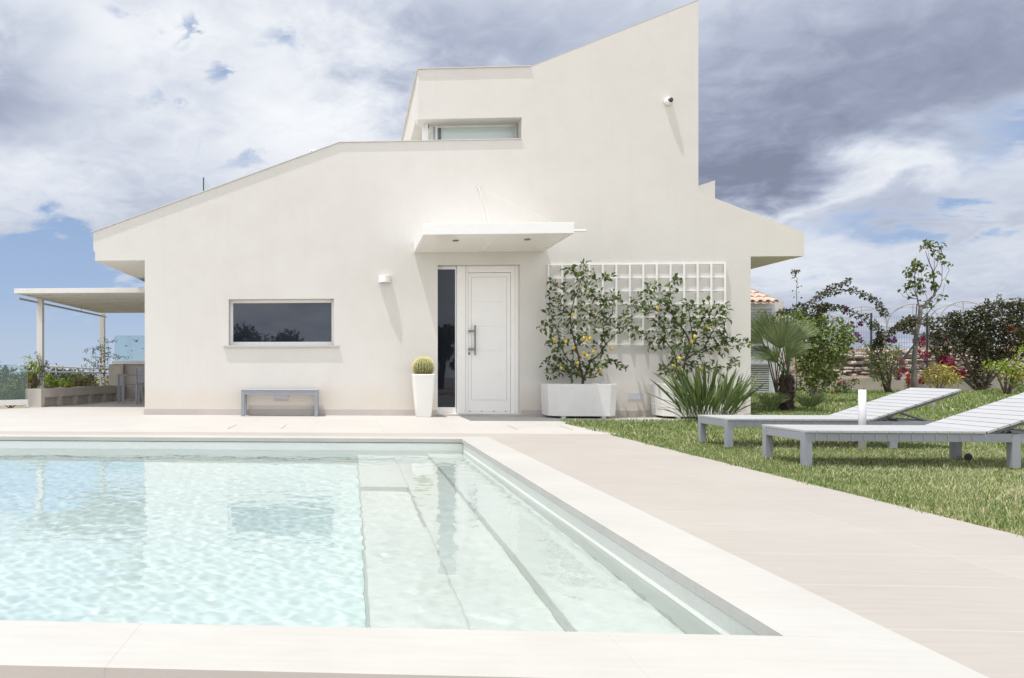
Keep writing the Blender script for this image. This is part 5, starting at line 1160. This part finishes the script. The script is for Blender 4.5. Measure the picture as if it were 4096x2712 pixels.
# ---- louvred service hut behind the house corner
def hut():
    cz = 19.3; x1 = cz_pt(3099, 1500, cz).x; y0 = cz_pt(3050, 1500, cz).y; x0 = x1-1.5; z1 = .75+(1484-1213)/3000*cz
    e = empty('service_hut', ((x0+x1)/2, y0, 0), label='small white louvred service hut with a clay tiled roof behind the house', cat='hut')
    M['hut'] = simple('hut_white', (.60,.62,.64), .6, var=.05); zb = .75-(1590-1484)/3000*cz
    W(e, MB().box(x0, x1, y0, y0+1.2, 0, z1), 'wall', M['hut'])
    def louvre(za, zc_, n, xx1, dark=True):
        m = MB(); m.box(x0+.1, xx1+.03, y0-.03, y0-.001, za-.04, za); m.box(x0+.1, xx1+.03, y0-.03, y0-.001, zc_, zc_+.04); m.box(xx1, xx1+.03, y0-.03, y0-.001, za, zc_)
        if dark: m2 = MB().box(x0+.1, xx1, y0-.008, y0-.001, za, zc_); W(e, m2, 'vent_opening', M['dark'])
        h = (zc_-za)/n
        for k in range(n): m.obox(((x0+.1+xx1)/2, y0-.024, za+(k+.5)*h), (1,0,0), (0,.77,-.64), (0,.64,.77), (xx1-x0-.1)/2, h*(.40 if dark else .62), .004)
        W(e, m, 'louvre', M['hut'])
    Z6 = lambda y: .75+(1484-(900+y/1.96))/3000*cz; xx = cz_pt(*z6(340,1000), cz).x
    louvre(Z6(1300), Z6(1090), 12, xx); louvre(Z6(1030), Z6(950), 5, xx); louvre(Z6(900), Z6(655), 12, xx+.06, False)
    # roman tile roof
    rf_ = MB(); xr_ = cz_pt(3113, 1200, cz-.25).x; n = 7; pw = .155; zr = z1+.01; yb = y0+1.4; rise = .30
    for row in range(3):
        yA = y0-.28+row*.45; yB = yA+.52; zA = zr-.03+row*.45*rise/1.2*1.2+row*.012; zB = zA+.52*rise-.012
        for k in range(n*2):
            xc = xr_-.02-k*pw*.62-.06; up_ = k % 2 == 0; r_ = .078; N_ = 8; vs = []
            for (yy, zz, rs) in ((yA, zA, 1), (yB, zB, .8)):
                for j in range(N_+1):
                    an = math.pi*j/N_; vs.append((xc-math.cos(an)*r_*rs, yy, zz+(math.sin(an)*r_*.85*rs+.03 if up_ else -math.sin(an)*r_*.55*rs+.035)))
                for j in range(N_+1):
                    an = math.pi*j/N_; vs.append((xc-math.cos(an)*r_*rs*.86, yy, zz-.014+(math.sin(an)*r_*.85*rs+.03 if up_ else -math.sin(an)*r_*.55*rs+.035)))
            m_ = 2*(N_+1); fs = []
            for j in range(N_): fs += [(j, j+1, m_+j+1, m_+j), (N_+1+j+1, N_+1+j, m_+N_+1+j, m_+N_+2+j), (j+1, j, N_+1+j, N_+2+j)]
            rf_.add(vs, fs)
    W(e, rf_, 'roof', simple('clay_tile', (.60,.43,.35), .85, var=.25, vs=5))
    # gable wall behind it
    g0, g1_ = cz_pt(2900, 1150, cz+1.6), cz_pt(3136, 1204, cz+1.6); gt = cz_pt(3002, 1150, cz+1.6).z
    W(e, MB().prism([(g0.x, 0), (g1_.x, 0), (g1_.x, g1_.z), (g0.x, g1_.z+(g1_.x-g0.x)*.42)], g1_.y, g1_.y+.25), 'gable_wall', M['render'])
hut()
# ================================================================== LEFT: TROUGH PLANTS AND FAR TREES
z1c = lambda x, y: (100+x/3.92, 1240+y/3.92)
B1 = lambda l: [(*z1c(a_, b_), r/3.92, *rest) for a_, b_, r, *rest in l]
shrub('trough_shrub', 'bright lime green shrub in the trough right of the front post', 'plant', 17.2, B1([(330,1100,50),(390,1090,60),(340,1170,60),(430,1150,60),(500,1150,50),(570,1140,50),(640,1150,60),(700,1130,50),(730,1090,30),(480,1190,50),(600,1190,50),(380,1050,30),(700,1180,50)]), .11, .032, 'lime_leaf', stems=3, dens=.8, group='plants in the terrace trough', up=.5)
shrub('trough_shrub', 'rust green rounded shrub at the far end of the trough', 'plant', 18.6, B1([(800,1110,70),(870,1080,70),(940,1060,80),(1010,1080,70),(1050,1130,60),(970,1140,70),(880,1160,60),(780,1170,50),(1060,1060,40),(840,1190,40)]), .05, .022, 'red_shrub', stems=3, dens=.75, group='plants in the terrace trough')
shrub('trough_shrub', 'rust green shrub behind the glass left of the front post', 'plant', 16.4, B1([(60,1090,50),(110,1060,50),(160,1080,50),(70,1160,50),(130,1150,60),(180,1170,50),(60,1210,40),(150,1210,40),(170,1010,30)]), .06, .025, 'red_shrub', stems=3, dens=.8, group='plants in the terrace trough', extra=[('flower', 'whitefl', [(*z1c(85,1182), 3.5)], .05, .04, 10)])
shrub('banana_leaf_plant', 'torn yellow-green banana leaves beside the front pergola post', 'plant', 16.2, B1([(60,790,30),(80,830,35),(110,860,35),(140,900,40),(160,950,35),(150,1000,30),(100,930,25)]), .19, .04, 'lime_leaf', base=z1c(160,1180), stems=2, dens=.75, droop=.9)
def vine(name, lab, cz, paths, clusters, n=10):
    e = empty(name, tuple(cz_pt(*z1c(*paths[0][0]), cz)), label=lab, cat='climber', group='climbers on the pergola posts'); wd, lf = MB(), MB()
    for pth in paths:
        Q = branch(wd, [cz_pt(*z1c(*p), cz, RN.uniform(-.1,.1)) for p in pth], .005, .002, .02, 4, 5)
        for q in Q: cloud(lf, q, .05, 3, .05, .022, 0)
    for x, y, r in clusters: cloud(lf, cz_pt(*z1c(x, y), cz, RN.uniform(-.15,.15)), r/3.92*cz/FPX, int(r*.5), .05, .024, 0)
    finish(e, lf, wd, M['vine'], M['bark'], 'foliage', 'stem')
vine('climbing_vine', 'straggly climber scrambling around the rear pergola post', 20.2,
     [[(1210,1230),(1190,1000),(1200,800),(1190,600),(1165,470)],[(1210,1100),(1290,900),(1310,650),(1290,520),(1260,430)],[(1190,900),(1080,850),(1000,800),(910,775)],[(1200,750),(1060,760),(1060,640),(1080,630)],[(1150,605),(950,615),(940,665)],[(1250,740),(1400,730),(1530,740),(1650,740)],[(1220,1000),(1330,900),(1440,930),(1560,1010)],[(1190,640),(1110,570)],[(1300,520),(1360,490),(1430,480)],[(1100,1200),(1120,1000),(960,900),(990,780)],[(1280,1180),(1390,1100),(1450,1160)]],
     [(1210,590,50),(1230,660,45),(1160,600,30),(1210,720,50),(1280,700,45),(1330,700,40),(1300,600,25),(1410,720,40),(1470,735,25),(1150,790,45),(1210,800,40),(1270,800,35),(1080,700,40),(1060,850,45),(960,780,30),(1120,870,45),(1200,900,60),(1060,930,60),(1150,960,70),(1230,960,60),(950,900,40),(900,920,40),(1000,980,60),(1080,1010,50),(1140,1060,50),(1220,1060,40),(1180,1150,60),(1240,1180,40),(1290,1110,35),(1310,950,30),(1440,900,25),(1500,970,20)])
vine('climbing_vine', 'thin half-bare climber on the front pergola post', 16.3, [[(230,1200),(225,1000),(215,800),(200,680)],[(240,1050),(300,930),(370,900)],[(250,900),(330,860),(365,825)],[(230,1150),(270,1040),(240,950),(270,820)]], [(210,740,20),(235,820,20),(320,860,15),(345,840,12),(300,930,20),(330,960,18),(240,900,20),(230,1150,30),(220,1000,20)])
# bushes outside the balustrade
shrub('hedge_bush', 'green leafy bush seen through the far left glass panel', 'bush', 19.0, [(10,1560,28),(40,1545,28),(70,1560,28),(20,1595,28),(55,1600,26),(90,1570,24),(95,1600,22),(-30,1560,30),(-30,1600,30),(60,1530,14),(110,1550,18)], .08, .045, 'bush_leaf', stems=4, dens=.8)
shrub('hedge_bush', 'second green bush behind the trough openings', 'bush', 21.5, [(180,1600,26),(230,1610,26),(280,1600,26),(330,1600,26),(140,1610,24),(380,1600,24)], .08, .045, 'bush_leaf', stems=4, dens=.7)
# olive trees far off
def olive(seed):
    R2 = random.Random(seed); e = empty('olive_tree'); bpy.context.view_layer.update(); wd, lf = MB(), MB(); H = 3.2
    branch(wd, [Vector((0,0,-.6)), Vector((.1,0,.5)), Vector((0,.1,1.3))], .16, .1, .02, 7)
    for k in range(9):
        a = k*.7+R2.random(); c = Vector((math.cos(a)*R2.uniform(.5,1.3), math.sin(a)*R2.uniform(.5,1.2), R2.uniform(1.0,2.5))); branch(wd, [Vector((0,.1,1.2)), (Vector((0,.1,1.2))+c)/2+Vector((0,0,.15)), c], .06, .02, .03, 5)
        for q in range(3): cloud(lf, c+rdir()*.45, R2.uniform(.35,.62), 110, .22, .10)
    finish(e, lf, wd, M['olive'], M['bark'], 'crown', 'trunk'); return e
ol = [olive(1), olive(2), olive(3)]; spots = []
for k in range(13):
    cz = 44+8*math.sin(k*2.3)+k*.5; u = -90+k*66+10*math.sin(k*5); vt = 1490+4*math.sin(k*1.7); spots.append((u, vt, cz))
side_w = ['leftmost', 'second from the left', 'third from the left', 'fourth from the left', 'fifth from the left', 'sixth from the left', 'seventh from the left', 'eighth from the left']
for k, (u, vt, cz) in enumerate(spots[:8]):
    o = ol[k] if k < 3 else copy_tree(ol[k % 3]); p = cz_pt(u, vt, cz); s_ = 1.0+.15*math.sin(k*3.1); o.scale = (s_, s_, s_); o.location = (p.x, p.y, p.z-3.0*s_); o.rotation_euler.z = k*1.3
    tag(o, 'dark grey-green olive tree on the left skyline, '+side_w[k], 'tree', 'olive trees on the left skyline')
# trees that stand behind the photographer and show in the window panes
def mirror_tree(x, y, h, w_, lab):
    e = empty('garden_tree', (x, y, -.5), label=lab, cat='tree'); wd, lf = MB(), MB(); branch(wd, [Vector((x,y,-.5)), Vector((x+.1,y,h*.3)), Vector((x,y,h*.6))], .2, .08, .04, 7)
    for k in range(16): a = RN.uniform(0, 6.28); r = RN.random()**.5*w_; cloud(lf, Vector((x+math.cos(a)*r, y+math.sin(a)*r*.5, h*RN.uniform(.45,.85)-(r/w_)**2*h*.2)), w_*.34, 300, .25, .13)
    finish(e, lf, wd, M['bush_leaf'], M['bark'], 'crown', 'trunk')
mirror_tree(cz_pt(1050, 1484, 46).x, -20.5, 3.7, 2.6, 'broad round tree reflected in the wide window')
mirror_tree(4.1, -9.0, 3.6, 1.1, 'slender tree reflected in the glass strip by the door')
